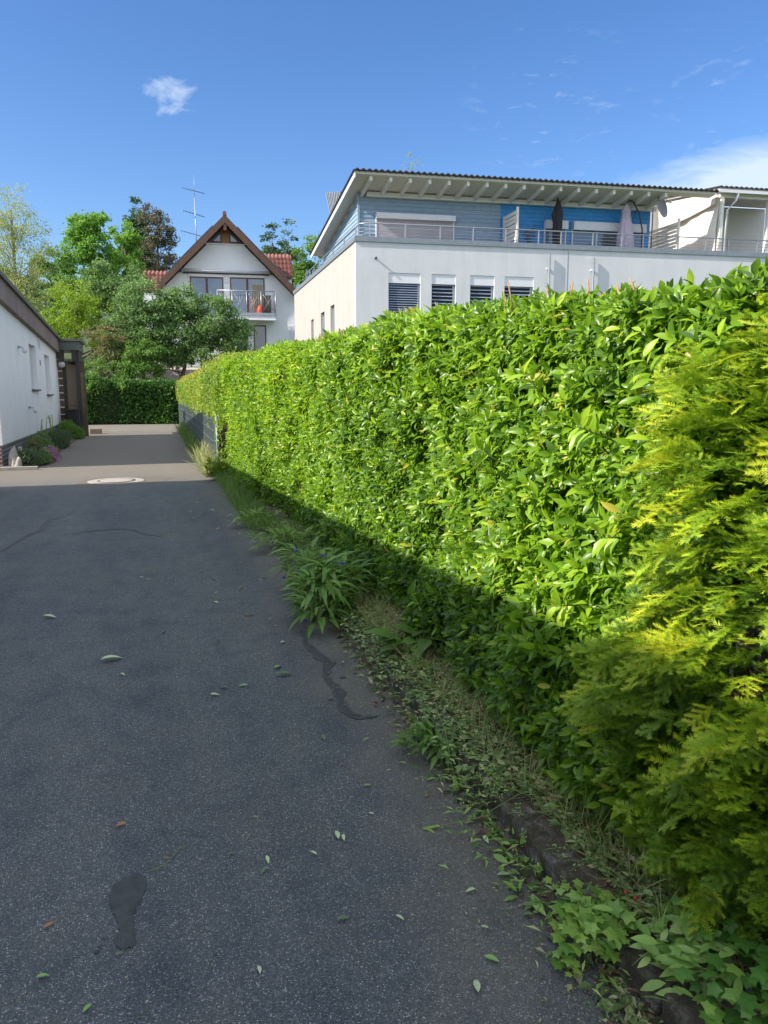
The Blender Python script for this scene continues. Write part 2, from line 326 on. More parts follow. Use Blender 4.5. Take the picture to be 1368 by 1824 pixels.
# leaf templates: verts, faces(list of arrays), tint offset per vertex
def T_leaf(wd=.36, fold=.10, curl=.16):      # folded lanceolate, 11 verts
    vs = [(0, 0, 0)]
    for y, k in ((.22, .72), (.52, 1.0), (.80, .62)):
        zc = -curl * y * y * 2
        vs += [(-wd / 2 * k, y, zc + fold * k), (0, y, zc), (wd / 2 * k, y, zc + fold * k)]
    vs.append((0, 1.04, -curl * 2.3))
    q = [(1, 2, 5, 4), (2, 3, 6, 5), (4, 5, 8, 7), (5, 6, 9, 8)]; t = [(0, 2, 1), (0, 3, 2), (7, 8, 10), (8, 9, 10)]
    return np.array(vs), [np.array(q), np.array(t)]
def T_small(wd=.5, fold=.08):      # 4 verts diamond, folded
    return np.array([(0, 0, 0), (-wd / 2, .45, fold), (0, 1, -.08), (wd / 2, .45, fold)]), [np.array([(0, 3, 2), (0, 2, 1)])]
def T_blade():
    vs = [(-.012, 0, 0), (.012, 0, 0), (-.011, .4, .0), (.011, .4, .0), (-.008, .75, -.1), (.008, .75, -.1), (0, 1.0, -.28)]
    return np.array(vs), [np.array([(0, 1, 3, 2), (2, 3, 5, 4)]), np.array([(4, 5, 6)])]
def T_lobed(n=5, depth=.45, wd=1.0):
    vs = [(0, .42, .03)]
    for i in range(2 * n + 1):
        a = -math.pi * .5 - math.pi * .92 + (2 * math.pi * .92) * i / (2 * n)   # from the stalk round the blade
        r = (.62 if i % 2 else .62 * (1 - depth)); k = 1.18 if i == n else 1
        vs.append((r * math.cos(a + math.pi) * wd * k, .42 + r * math.sin(a + math.pi) * k * -1 * -1, -.05 * (i % 2)))
    m = 2 * n + 1
    return np.array(vs), [np.array([(0, i, i + 1) for i in range(1, m)] + [(0, m, 1)])]
def cloud(name, tm, pos, D, Nn, sc, tint, mat, parent=None, wsc=None, tv=None, smooth=True, kind=None, origin=None):
    """instances of template tm: y axis along D, z axis near Nn"""
    tv0, tf = tm; D = unit(D); X = unit(np.cross(D, Nn)); Z = np.cross(X, D); n = len(pos); k = len(tv0)
    sc = np.broadcast_to(sc, (n,)); ws = sc if wsc is None else sc * wsc
    V = pos[:, None, :] + (tv0[None, :, 0:1] * ws[:, None, None]) * X[:, None, :] + (tv0[None, :, 1:2] * sc[:, None, None]) * D[:, None, :] + (tv0[None, :, 2:3] * sc[:, None, None]) * Z[:, None, :]
    Fc = [(f[None] + (np.arange(n) * k)[:, None, None]).reshape(-1, f.shape[1]) for f in tf]
    ti = np.repeat(tint[:, None], k, 1)
    if tv is not None: ti = ti + tv[None]
    return npmesh(name, V.reshape(-1, 3), Fc, mat, parent, np.clip(ti, 0, 1).ravel(), smooth, kind, origin)
def rnd(n, *s): return rng.normal(size=(n, *s))
def smooth_noise(P, f, seed=0):
    r = np.random.default_rng(seed); o = np.zeros(len(P))
    for i in range(6):
        k = r.normal(size=3) * f; o += np.sin(P @ k + r.uniform(0, 6.28))
    return o / 6 ** .5 / .71
def inst(o, loc, rz=0, label=None, group=None):      # copy a thing with its parts and sub-parts
    r = o.copy(); COL.objects.link(r); r.location = loc; r.rotation_euler = (0, 0, rz)
    if label: r['label'] = label
    def rec(a, b):
        for ch in a.children:
            c = ch.copy(); COL.objects.link(c); c.parent = b; rec(ch, c)
    rec(o, r); return r

# ================================================================ SETTING
def hz(x, y):
    def s(a, b, t): t = min(1, max(0, (t - a) / (b - a))); return t
    z = 2.9 * s(41.2, 45.2, y) + .4 * s(45.2, 50, y) + 9 * s(52, 110, y) + 12 * s(110, 400, y)
    if x < -4: z += 0
    return z
g = MB(); xs = [-900, -300, -100, -40, -20, -10, -5, 0, 2, 5, 10, 20, 40, 100, 300, 900]; ys = [-300, -60, -10, 0, 10, 20, 30, 38, 41.2, 42.5, 44, 45.2, 48, 52, 60, 70, 85, 110, 200, 400, 1500]
gv = [(x, y, hz(x, y) - .03) for y in ys for x in xs]; nx = len(xs)
g.add(gv, [(j * nx + i, j * nx + i + 1, (j + 1) * nx + i + 1, (j + 1) * nx + i) for j in range(len(ys) - 1) for i in range(nx - 1)], True)
g.build('ground', M_grassbase, kind='structure')
def ragged(poly, amp, step, seed=1):
    r_ = random.Random(seed); o = []
    for i in range(len(poly)):
        (x0, y0), (x1, y1) = poly[i], poly[(i + 1) % len(poly)]; n_ = max(1, int(math.hypot(x1 - x0, y1 - y0) / step))
        o += [(x0 + (x1 - x0) * j / n_ + r_.gauss(0, amp), y0 + (y1 - y0) * j / n_ + r_.gauss(0, amp)) for j in range(n_)]
    return o
def sheet(name, poly, z, mat, **k):
    if name == 'tar_patch': poly = ragged(poly, .0022 if len(poly) < 20 else .005, .008 if len(poly) < 20 else .03)
    m = MB(); n = len(poly); m.add([(x, y, z) for x, y in poly], [tuple(range(n))]); return m.build(name, mat, kind='structure', **k)
m = MB()      # driveway: slightly wavy right edge
edge = []
for i in range(60):
    y = -12 + i * .9; x = 1.20 + (.0 if y < 12 else -.0) + .02 * math.sin(y * 2.1) - .16 * min(1, max(0, (y - 7) / 7))
    edge.append((x, y))
for i, (x, y) in enumerate(edge): m.v += [(-9, y, 0), (-2.2, y, 0), (x, y, 0)]
for i in range(len(edge) - 1):
    a = i * 3; m.f += [(a, a + 1, a + 4, a + 3), (a + 1, a + 2, a + 5, a + 4)]; m.sm += [False] * 2
m.build('driveway', M_asph, kind='structure')
# verge: soil strip behind the kerb, gently lumpy
m = MB(); gx = [1.16, 1.24, 1.36, 1.5, 1.7, 2.2, 4.0]; gy = [-4 + .12 * i for i in range(160)] + [15.3 + i for i in range(26)]
P = np.array([(x, y, 0) for y in gy for x in gx]); nz = smooth_noise(P, 7, 3) * .010 + smooth_noise(P, 17, 4) * .006
for i, (x, y, _) in enumerate(P): m.v.append((x - .17 * min(1, max(0, (y - 7) / 7)), y, .035 + nz[i] + (.05 if x > 1.2 and y < 3 else .03 if x > 1.2 else -.05) * (1 if x < 3 else 0)))
for j in range(len(gy) - 1):
    for i in range(len(gx) - 1): a = j * 7 + i; m.f.append((a, a + 1, a + 8, a + 7)); m.sm.append(True)
m.build('verge', M_soil, kind='structure')
# kerb
def kerbmat():
    m, nt, b = base_mat('mossy kerb'); lk = nt.links
    f = tnoise(nt, 14, 6, .7); f2 = tnoise(nt, 60, 5, .7)
    a = ramp(nt, f, [(.3, (.05, .045, .028)), (.5, (.11, .095, .06)), (.6, (.20, .19, .16)), (.70, (.6, .6, .58))])
    k = ramp(nt, f2, [(.3, (.5, .5, .5)), (.7, (1, 1, 1))]); p = nt.nodes.new('ShaderNodeMixRGB'); p.blend_type = 'MULTIPLY'; p.inputs[0].default_value = 1; lk.new(a, p.inputs[1]); lk.new(k, p.inputs[2]); lk.new(p.outputs[0], b.inputs['Base Color'])
    b.inputs['Roughness'].default_value = .95
    bm = nt.nodes.new('ShaderNodeBump'); bm.inputs['Strength'].default_value = 1; bm.inputs['Distance'].default_value = .012; lk.new(f2, bm.inputs['Height']); lk.new(bm.outputs[0], b.inputs['Normal']); return m
M_kerb = kerbmat()
m = MB()
for i in range(18):
    y0 = -3.6 + i; dx = random.uniform(-.006, .006) - .16 * min(1, max(0, (y0 - 7) / 7)); h = .092 + random.uniform(-.006, .006) - (.03 if y0 > 2.4 else 0)
    m.box(1.165 + dx, 1.268 + dx, y0 + .006, y0 + .994, -.05, h)
m.build('kerb', M_kerb, kind='structure', bevel=.014)
# tar repairs (thin layers of bitumen)
def blob(c, pts): return [(c[0] + x, c[1] + y) for x, y in pts]
def rough_strip(path, wds, seed):
    r = random.Random(seed); lft, rgt = [], []
    for k in range(len(path) - 1):
        (x0, y0), (x1, y1) = path[k], path[k + 1]; n = 5
        for i in range(n):
            t = i / n; x = x0 + (x1 - x0) * t; y = y0 + (y1 - y0) * t; w_ = wds[k] + (wds[k + 1] - wds[k]) * t
            dx, dy = x1 - x0, y1 - y0; l = math.hypot(dx, dy); nx_, ny_ = -dy / l, dx / l
            a = w_ * r.uniform(.6, 1.4); b = w_ * r.uniform(.6, 1.4); lft.append((x + nx_ * a, y + ny_ * a)); rgt.append((x - nx_ * b, y - ny_ * b))
    lft.append(path[-1]); return lft + rgt[::-1]
sheet('tar_patch', [(-.225, 2.30), (-.215, 2.36), (-.19, 2.395), (-.15, 2.405), (-.12, 2.385), (-.113, 2.33), (-.12, 2.28), (-.138, 2.23), (-.148, 2.18), (-.145, 2.13), (-.135, 2.10), (-.14, 2.065), (-.165, 2.055), (-.19, 2.07), (-.197, 2.10), (-.185, 2.14), (-.198, 2.2), (-.215, 2.25)], .004, M_tar)
for q_ in ((-.235, 2.09, .006), (-.225, 2.12, .004), (-.245, 2.07, .008), (.93, 3.9, .02), (.8, 3.62, .015)): sheet('tar_patch', [(q_[0] + q_[2] * math.cos(a_ * 1.05), q_[1] + q_[2] * math.sin(a_ * 1.05)) for a_ in range(6)], .004, M_tar)
sheet('tar_patch', rough_strip([(.86, 4.8), (.84, 4.45), (.90, 4.15), (.84, 3.95), (.86, 3.7), (.83, 3.5), (.88, 3.36), (.98, 3.36)], [.008, .024, .036, .012, .034, .02, .026, .004], 3), .004, M_tar)
sheet('tar_patch', rough_strip([(-1.75, 8.0), (-1.6, 8.3), (-1.52, 9.0), (-1.38, 9.4), (-1.42, 10.1), (-1.2, 10.4)], [.01, .03, .03, .04, .03, .005], 5), .004, M_tar)
sheet('tar_patch', rough_strip([(-1.15, 9.0), (-.8, 9.15), (-.5, 9.2), (-.3, 9.05), (-.22, 8.75), (.0, 8.55)], [.006, .016, .02, .03, .02, .004], 6), .004, M_tar)
# manhole
mh = empty('manhole_cover', (-.80, 14.35, 0), 'round concrete filled manhole cover set in the sunlit drive', 'manhole cover')
MB().lathe((-.8, 14.35, 0), [(.50, -.02), (.50, .007), (.48, .009), (.335, .009)], 40).build('collar', M_conc, mh)
MB().lathe((-.8, 14.35, 0), [(.335, -.02), (.335, .013), (.295, .013)], 40).build('iron_ring', plain('rusty iron', (.10, .055, .04), .7, .3, 20), mh)
MB().lathe((-.8, 14.35, 0), [(.29, -.02), (.29, .015), (.28, .017)], 40).build('lid', M_conc, mh)
sheet('repair_strip', [(-1.45, 13.6), (-.2, 13.68), (.05, 14.1), (.25, 14.75), (-.3, 15.0), (-1.2, 14.95), (-1.5, 14.3)], .003, plain('patched asphalt', (.12, .105, .09), .9, .25, 30, .6, 200))
sheet('crossing_path', [(-4.0, 33), (1.0, 33), (1.0, 40.2), (-9, 40.2), (-9, 33)], .004, plain('old asphalt', (.15, .135, .115), .9, .2, 2, .5, 60))
m = MB(); m.add([(-1.2, 41.3, hz(0, 41.3)), (2.6, 41.3, hz(0, 41.3)), (2.6, 45.2, 2.93), (-1.2, 45.2, 2.93), (2.6, 49.5, 3.27), (-1.2, 49.5, 3.27)], [(0, 1, 2, 3), (3, 2, 4, 5)]); m.build('path', M_ramp, kind='structure')

# ================================================================ LEFT BUNGALOW
BA = F((-3.2, 17.35), (-.0206, .9998), (-1, 0))   # s along the wall, t away from the drive
bw = empty('bungalow', (-3.2, 17.35, 0), 'low white bungalow with brown fascia and closed roller shutters along the drive', 'house')
Ls = 12.3; wt = lambda s: 3.58 - .046 * s; ft = lambda s: 4.04 - .048 * s
# wall with two openings: built from blocks
wins = [(5.15, 6.5, 1.70, 2.93), (8.5, 9.85, 1.56, 2.80)]
m = MB(); cuts = [0, 5.15, 6.5, 8.5, 9.85, Ls]; zt = .50
for i in range(5):
    a, b = cuts[i], cuts[i + 1]; hole = wins[0] if i == 1 else wins[1] if i == 3 else None
    if hole:
        m.box(a, b, 0, .3, zt, hole[2], BA); m.box(a, b, 0, .3, hole[3], 0, BA, za=(wt(a), wt(b), wt(b), wt(a)))
    else: m.box(a, b, 0, .3, zt, 0, BA, za=(wt(a), wt(b), wt(b), wt(a)))
m.box(0, .3, .3, 8, zt, wt(0), BA); m.box(Ls - .3, Ls, .3, 8, zt, wt(Ls), BA); m.box(.3, Ls - .3, 7.7, 8, zt, 3.0, BA)
m.build('wall', M_white, bw)
m = MB(); m.box(.02, Ls, .025, .35, -.05, .497, BA); p1 = m.build('plinth', M_brickw, bw)
MB().box(.0, .02, .03, 8, -.05, .497, BA).build('front_plinth', M_brickr, bw)
m = MB(); m.hexa([BA.p(-.12, -.13, wt(0) - .0), BA.p(Ls, -.13, wt(Ls)), BA.p(Ls, -.002, wt(Ls)), BA.p(-.12, -.002, wt(0)), BA.p(-.12, -.13, ft(0)), BA.p(Ls, -.13, ft(Ls)), BA.p(Ls, -.002, ft(Ls)), BA.p(-.12, -.002, ft(0))])
m.build('fascia', M_fascia, bw)
m = MB(); m.hexa([BA.p(-.2, -.2, ft(0) + .002), BA.p(Ls, -.2, ft(Ls) + .002), BA.p(Ls, 8.3, ft(Ls) + .002), BA.p(-.2, 8.3, ft(0) + .002), BA.p(-.2, -.2, ft(0) + .10), BA.p(Ls, -.2, ft(Ls) + .10), BA.p(Ls, 8.3, ft(Ls) + .10), BA.p(-.2, 8.3, ft(0) + .10)])
m.build('roof', M_trim, bw)
for (a, b, z0, z1) in wins:
    wd = MB().box(a, a + .05, .14, .22, z0, z1, BA).box(b - .05, b, .14, .22, z0, z1, BA).box(a + .05, b - .05, .14, .22, z1 - .05, z1, BA).build('window', M_whitepvc, bw)
    sh = MB(); n = int((z1 - z0 - .08) / .052)
    for i in range(n):
        z = z0 + .03 + i * .052; sh.box(a + .05, b - .05, .105 + .006, .14, z, z + .046, BA)
    sh.build('shutter', plain('shutter slats', (.55, .55, .54), .6, .04, 6), wd)
    MB().box(a - .04, b + .06, -.07, .12, z0 - .045, z0 - .002, BA).build('sill', plain('slate sill', (.09, .085, .08), .7, .2, 9), wd)
for s_ in (7.15, 7.45):
    v = MB().box(s_, s_ + .14, -.014, -.001, 2.93 - (s_ - 7) * .1, 3.2 - (s_ - 7) * .1, BA).box(s_ + .03, s_ + .11, -.02, -.014, 2.95 - (s_ - 7) * .1, 3.18 - (s_ - 7) * .1, BA).build('air_vent', M_whitepvc, bw)
MB().box(7.3, 7.44, -.012, -.001, 2.42, 2.58, BA).build('air_vent', M_fascia, bw)
def wall_lamp(s_, z):
    w_ = MB().box(s_, s_ + .12, -.05, -.001, z - .03, z + .03, BA).tube([BA.p(s_ + .06, -.05, z), BA.p(s_ + .06, -.14, z - .02)], .012).build('wall_lamp', M_steel, bw)
    c = BA.p(s_ + .06, -.15, z - .08); MB().lathe(c, [(.03, .06), (.055, .03), (.05, -.04), (.02, -.07)], 12).build('lamp_shade', plain('frosted glass', (.6, .6, .6), .3, .05), w_)
wall_lamp(4.2, 1.22); wall_lamp(3.1, 2.72)
# entrance porch at the far end
pb = F((-3.2 - .0206 * 12.3, 17.35 + 12.3), (-.0206, .9998), (1, 0))   # t now points towards the drive
can = MB().box(-.35, 2.0, -.25, .78, 3.12, 3.44, pb).box(-.42, 2.07, -.25, .88, 3.44, 3.52, pb).build('porch_canopy', M_trim, bw)
MB().box(-.28, -.10, .08, .26, 2.72, 3.12, pb).box(-.28, -.10, .52, .68, 2.72, 3.12, pb).box(-.1, 1.9, .60, .74, 2.62, 3.12, pb).build('beam', M_dark, can)
for (s_, t_) in ((-.2, .62), (1.75, .62)): MB().box(s_, s_ + .16, t_, t_ + .15, .0, 2.62 if s_ > 0 else 2.72, pb).build('porch_post', M_dark, bw)
MB().box(0.1, .22, .28, .60, .35, 2.62, pb).build('porch_panel', M_panel, bw)
MB().box(0.1, .24, .16, .279, .0, 2.7, pb).build('door_frame', M_dark, bw)
tr = MB()
for i in range(9): z = .55 + i * .26; tr.box(-.02, .02, -.2, .15, z, z + .03, pb)
tr.build('lattice', M_wpaint, bw)
tv = MB()
for i in range(3): t_ = -.12 + i * .1; tv.box(.021, .04, t_, t_ + .015, .4, 2.75, pb)
tv.build('lattice_upright', M_dark, bw)
MB().box(.3, .4, -.2, .9, 0, 2.75, pb).build('porch_back_wall', plain('dull brown', (.10, .085, .05), .9, .3, 6), bw)  # plain brown wall behind the lattice
lp = MB().tube([pb.p(-.05, .0, 2.78), pb.p(-.15, .12, 2.72)], .015).build('globe_lamp', M_dark, bw)
MB().lathe(pb.p(-.17, .17, 2.62), [(.02, -.12), (.09, -.09), (.125, 0), (.09, .09), (.02, .12)], 14).build('glass_globe', plain('clear globe', (.45, .47, .48), .1, .1, spec=.8), lp)
bin_ = MB().box(-.75, -.3, .28, .68, 0, .95, pb).box(-.78, -.27, .25, .71, .952, 1.02, pb).build('wheelie_bin', M_black, None, bevel=.02, label='dark rubbish bin standing under the porch canopy of the bungalow', cat='bin')
MB().tube([pb.p(-1.0, .62, 0), pb.p(-1.0, .62, 1.15), pb.p(-1.0, .2, 1.15)], .018).build('handrail', M_dark, None, label='thin dark handrail at the bungalow entrance beside the bin', cat='handrail')
# neighbouring bungalow to the left of the frame: its eave throws the long shade on the drive and hedge
nb = empty('neighbour_bungalow', (-3.4, 13.5, 0), 'white neighbouring bungalow left of the camera whose eave shades the drive', 'house')
MB().box(-11, -3.4, -9, 13.5, -.05, 3.45).build('wall', M_white, nb)
MB().box(-11.2, -3.2, -9.2, 13.6, 3.45, 0, W, za=(4.76, 4.76, 3.53, 3.53)).build('roof', M_fascia, nb)
wn = MB().box(-3.41, -3.36, 2, 3.4, 1.1, 2.4).build('window', M_whitepvc, nb); MB().box(-3.37, -3.35, 2.08, 3.32, 1.18, 2.32).build('pane', M_glass, wn)

# ================================================================ BLUE HOUSE
B = F((7.0, 26.7), (.9954, -.096), (.028, .9996))
bh = empty('terrace_house', (7.0, 26.7, 0), 'modern pale rendered house with blue boarded upper floor set back behind a roof terrace', 'house')
WH = 6.94
front = [(1.2, 2.4), (2.82, 3.74), (4.3, 5.24), (5.64, 6.79)]
m = MB()
cs = [0] + [v for a in front for v in a] + [24]
for i in range(len(cs) - 1):
    a, b = cs[i], cs[i + 1]
    if i % 2: m.box(a, b, 0, .3, 0, 4.1, B); m.box(a, b, 0, .3, 5.9, WH, B)
    else: m.box(a, b, 0, .3, 0, WH, B)
m.build('front_wall', render_wall('front render', (.57, .59, .62), .09), bh)
m = MB(); side = [(3.9, 4.75, 4.0, 5.2), (6.1, 7.0, 4.0, 5.14), (8.9, 9.6, 4.0, 5.08)]
cs = [.3, 3.9, 4.75, 6.1, 7.0, 8.9, 9.6, 14.95]
for i in range(7):
    a, b = cs[i], cs[i + 1]
    if i % 2: q = side[i // 2]; m.box(0, .3, a, b, 0, q[2], B); m.box(0, .3, a, b, q[3], WH, B)
    else: m.box(0, .3, a, b, 0, WH, B)
m.box(.3, 24, 14.65, 14.95, 0, WH, B); m.box(23.7, 24, .3, 14.65, 0, WH, B)
m.build('side_wall', M_cream, bh)
for (a, b, z0, z1) in side:
    f = MB().box(.14, .2, a, b, z0, z1, B).build('window', M_whitepvc, bh); MB().box(.12, .138, a + .08, b - .08, z0 + .08, z1 - .08, B).build('pane', M_glassl, f)
m = MB(); m.box(-.05, 24.05, -.05, .36, WH + .002, 7.12, B); m.box(-.05, .36, .362, 15.0, WH + .002, 7.12, B); m.build('coping', M_zinc, bh)
MB().box(.302, 23.7, .302, 14.65, 6.7, 6.9, B).build('terrace_floor', M_conc, bh)
for k, (a, b) in enumerate(front):
    fr = MB().box(a, a + .06, .16, .22, 4.1, 5.55, B).box(b - .06, b, .16, .22, 4.1, 5.55, B).box(a + .06, b - .06, .16, .22, 4.1, 4.16, B).build('window', M_whitepvc, bh)
    MB().box(a + .06, b - .06, .20, .215, 4.16, 5.55, B).build('pane', M_dkblind, fr)
    MB().box(a, b, .03, .25, 5.55, 5.898, B).build('blind_box', M_whitepvc, fr)
    bl = MB()
    step = .085 if k == 0 else .13
    z = 4.2
    while z < 5.5:
        bl.hexa([B.p(a + .05, .06, z), B.p(b - .05, .06, z), B.p(b - .05, .13, z + .045), B.p(a + .05, .13, z + .045), B.p(a + .05, .06, z + .006), B.p(b - .05, .06, z + .006), B.p(b - .05, .13, z + .051), B.p(a + .05, .13, z + .051)]); z += step
    bl.build('blind', M_blind, fr)
MB().tube([B.p(.72, .0, 6.38), B.p(.72, -.15, 6.38)], .035, 8).build('overflow_pipe', M_black, bh)
for s_ in (7.35, 9.15):
    dp = MB().tube([B.p(s_, -.09, 6.75 if s_ < 8 else 6.67), B.p(s_, -.09, 0)], .045, 8).build('downpipe', M_zinc, bh)
    MB().box(s_ - .07, s_ + .07, -.05, -.001, 6.2, 6.24, B).build('bracket', M_white, dp)
MB().box(8.13, 8.16, -.006, -.001, 0, 6.9, B).build('joint_strip', M_zinc, bh)
# upper floor
def zr(t): return 9.20 - (9.20 - 8.02) * t / 9.0        # underside of the shed roof
def siding(name, s0, s1, t, z0, z1f, mat, par, along='s', flip=1):
    m = MB(); z = z0; p = .15
    while z < (z1f(s0) if along == 't' else z1f):
        if along == 's':
            zz = min(z + p, z1f)
            if zz - z < .02: break
            m.hexa([B.p(s0, t - .034, z), B.p(s1, t - .034, z), B.p(s1, t, z), B.p(s0, t, z), B.p(s0, t - .012, zz), B.p(s1, t - .012, zz), B.p(s1, t, zz), B.p(s0, t, zz)])
        else:
            e = s1
            while e > s0 and z1f(e) < z + p: e -= .05      # the board stops where the roof slope cuts it
            if e - s0 > .1: m.hexa([B.p(t - .034, s0, z), B.p(t, s0, z), B.p(t, e, z), B.p(t - .034, e, z), B.p(t - .012, s0, z + p), B.p(t, s0, z + p), B.p(t, e, z + p), B.p(t - .012, e, z + p)])
        z += p
    return m.build(name, mat, par)
m = MB(); m.prism([(a, b) for a, b in ((.5, 6.902), (12.5, 6.902), (12.5, zr(1.6)), (.5, zr(1.6)))], 1.602, 1.8, B)
m.hexa([B.p(.5, 1.8, 6.902), B.p(.7, 1.8, 6.902), B.p(.7, 8.9, 6.902), B.p(.5, 8.9, 6.902), B.p(.5, 1.8, zr(1.8)), B.p(.7, 1.8, zr(1.8)), B.p(.7, 8.9, zr(8.9)), B.p(.5, 8.9, zr(8.9))])
m.hexa([B.p(12.3, 1.8, 6.902), B.p(12.5, 1.8, 6.902), B.p(12.5, 8.9, 6.902), B.p(12.3, 8.9, 6.902), B.p(12.3, 1.8, zr(1.8)), B.p(12.5, 1.8, zr(1.8)), B.p(12.5, 8.9, zr(8.9)), B.p(12.3, 8.9, zr(8.9))])
m.box(.7, 12.3, 8.7, 8.9, 6.902, zr(8.9), B)
m.build('upper_wall', M_wpaint, bh)
siding('grey_blue_boards', .52, 6.08, 1.6, 6.92, 9.0, M_bluegrey, bh)
siding('bright_blue_boards', 6.085, 12.48, 1.6, 6.92, 9.0, M_blue, bh)
siding('side_boards', 1.62, 8.88, .5, 6.92, zr, M_bluegrey, bh, 't')
MB().box(.44, .52, 1.54, 1.62, 6.92, 9.0, B).build('corner_trim', M_bluegrey, bh)
# roof: soffit slab, fascia, rafters, corrugated sheet
def slab(z_off0, z_off1, s0, s1, t0, t1): return [B.p(s0, t0, zr(t0) + z_off0), B.p(s1, t0, zr(t0) + z_off0), B.p(s1, t1, zr(t1) + z_off0), B.p(s0, t1, zr(t1) + z_off0), B.p(s0, t0, zr(t0) + z_off1), B.p(s1, t0, zr(t0) + z_off1), B.p(s1, t1, zr(t1) + z_off1), B.p(s0, t1, zr(t1) + z_off1)]
rf = MB().hexa(slab(.03, .12, .02, 12.55, .02, 9.3)).build('roof', M_soffit, bh)
MB().hexa(slab(-.10, .11, -.02, .018, -.02, 9.33)).build('verge_board', plain('pale verge board', (.55, .55, .55), .5, .06), rf)
m = MB(); nS = int(14.36 / .0275); nM = int(12.75 / .0275); ph = []
for i in range(nS + 1):
    s_ = -.08 + i * .0275; h = .028 * math.sin(2 * math.pi * s_ / .22); ph.append((s_, h))
for t0, t1 in ((-.12, 9.4),):
    k = len(m.v)
    for q_, (s_, h) in enumerate(ph):
        te = t1 if q_ <= nM else .45
        m.v += [B.p(s_, t0, zr(t0) + .15 + h), B.p(s_, te, zr(te) + .15 + h), B.p(s_, t0, zr(t0) + .125 + h), B.p(s_, te, zr(te) + .125 + h)]
    for i in range(nS):
        a = k + i * 4; m.f += [(a, a + 4, a + 5, a + 1), (a + 2, a + 3, a + 7, a + 6), (a, a + 2, a + 6, a + 4), (a + 1, a + 5, a + 7, a + 3)]; m.sm += [True, True, False, False]
m.build('corrugated_sheet', M_corr, rf)
MB().hexa(slab(.03, .12, 12.552, 14.22, .02, .40)).build('eave_board', M_soffit, rf)
for i in range(17):
    s_ = .55 + i * .722
    MB().hexa([B.p(s_, .12, zr(.12) - .13), B.p(s_ + .1, .12, zr(.12) - .13), B.p(s_ + .1, 1.56, zr(1.56) - .16), B.p(s_, 1.56, zr(1.56) - .16), B.p(s_, .12, zr(.12) + .028), B.p(s_ + .1, .12, zr(.12) + .028), B.p(s_ + .1, 1.56, zr(1.56) + .028), B.p(s_, 1.56, zr(1.56) + .028)]).build('rafter', M_wpaint, rf)
MB().box(.75, 12.6, 1.37, 1.55, 8.84, 9.0, B).build('wall_plate', M_wpaint, rf)
pt_ = [(13.3, 11.9), (9.4, 11.0), (9.0, 8.0), (9.9, 8.0)]; m = MB(); k_ = [B.p(1.5, t_, z_) for t_, z_ in pt_] + [B.p(3.6, t_, z_) for t_, z_ in pt_]
m.hexa(k_); ru_ = m.build('roof_upstand', plain('blue grey sheet metal', (.06, .075, .095), .5, .15, 6), bh)
mr_ = MB()
for q_ in range(9):
    u_ = (q_ + .5) / 9; ta, za_ = 13.3 + (9.4 - 13.3) * u_, 11.9 - .9 * u_; tb_, zb_ = 9.9 + (9.0 - 9.9) * u_, 8.0; mr_.tube([B.p(1.47, ta, za_), B.p(1.47, tb_, zb_)], .035, 4)
mr_.build('standing_seams', M_zinc, ru_, kind='stuff')
# shuttered terrace doors
def shut_door(a, b, z1, box_h, mat, n=30):
    fr = MB().box(a, a + .05, 1.50, 1.56, 6.92, z1 - box_h, B).box(b - .05, b, 1.50, 1.56, 6.92, z1 - box_h, B).build('terrace_door', M_whitepvc, bh)
    MB().box(a, b, 1.34, 1.56, z1 - box_h + .001, z1, B).build('shutter_box', M_whitepvc, fr); return fr
d1 = shut_door(1.12, 4.2, 8.28, .2, M_shut)
m = MB()
for i in range(22): z = 6.94 + i * .052; m.box(1.18, 4.14, 1.515, 1.55, z, z + .046, B)
m.build('shutter', M_shut, d1)
d2 = shut_door(7.89, 8.82, 8.3, .32, M_shut); MB().box(7.95, 8.76, 1.53, 1.55, 6.92, 7.97, B).build('pane', M_glassl, d2)
d3 = shut_door(9.06, 12.2, 8.3, .32, M_shut); MB().box(9.12, 10.1, 1.53, 1.55, 6.92, 7.97, B).build('pane', M_glassl, d3); MB().box(10.16, 11.2, 1.53, 1.55, 6.92, 7.97, B).build('pane', M_glassl, d3); MB().box(11.26, 12.14, 1.53, 1.55, 6.92, 7.97, B).build('pane', M_glassl, d3)
MB().box(10.1, 10.16, 1.5, 1.55, 6.92, 7.97, B).box(11.2, 11.26, 1.5, 1.55, 6.92, 7.97, B).build('mullion', M_whitepvc, d3)
# terrace railing
rl = empty('terrace_railing', B.p(0, .15, 7.12), 'thin steel railing running round the edge of the roof terrace', 'railing')
m = MB(); m.tube([B.p(.15, 12.0, 7.3), B.p(.15, 11.9, 7.56), B.p(.15, .9, 7.56), B.p(.22, .3, 7.61), B.p(.5, .15, 7.62), B.p(23.5, .15, 7.62)], .024, 6).build('handrail', M_steel, rl)
m = MB()
for z in (7.24, 7.36, 7.48): m.tube([B.p(.15, 11.8, z - .03), B.p(.15, .4, z - .02), B.p(.5, .15, z), B.p(23.5, .15, z)], .008, 4)
m.build('railing_wire', M_steel, rl)
for s_ in [.55, 1.86, 3.17, 4.43, 5.7, 7.0, 7.9, 9.2, 10.4, 11.57, 12.8, 14.0, 15.0, 16.3, 17.6]: MB().box(s_ - .02, s_ + .02, .13, .17, 7.12, 7.61, B).build('railing_post', M_steel, rl)
for t_ in [.6, 2.6, 4.8, 7.0, 9.4, 11.8]: MB().box(.13, .17, t_ - .02, t_ + .02, 7.12, 7.56, B).build('railing_post', M_steel, rl)
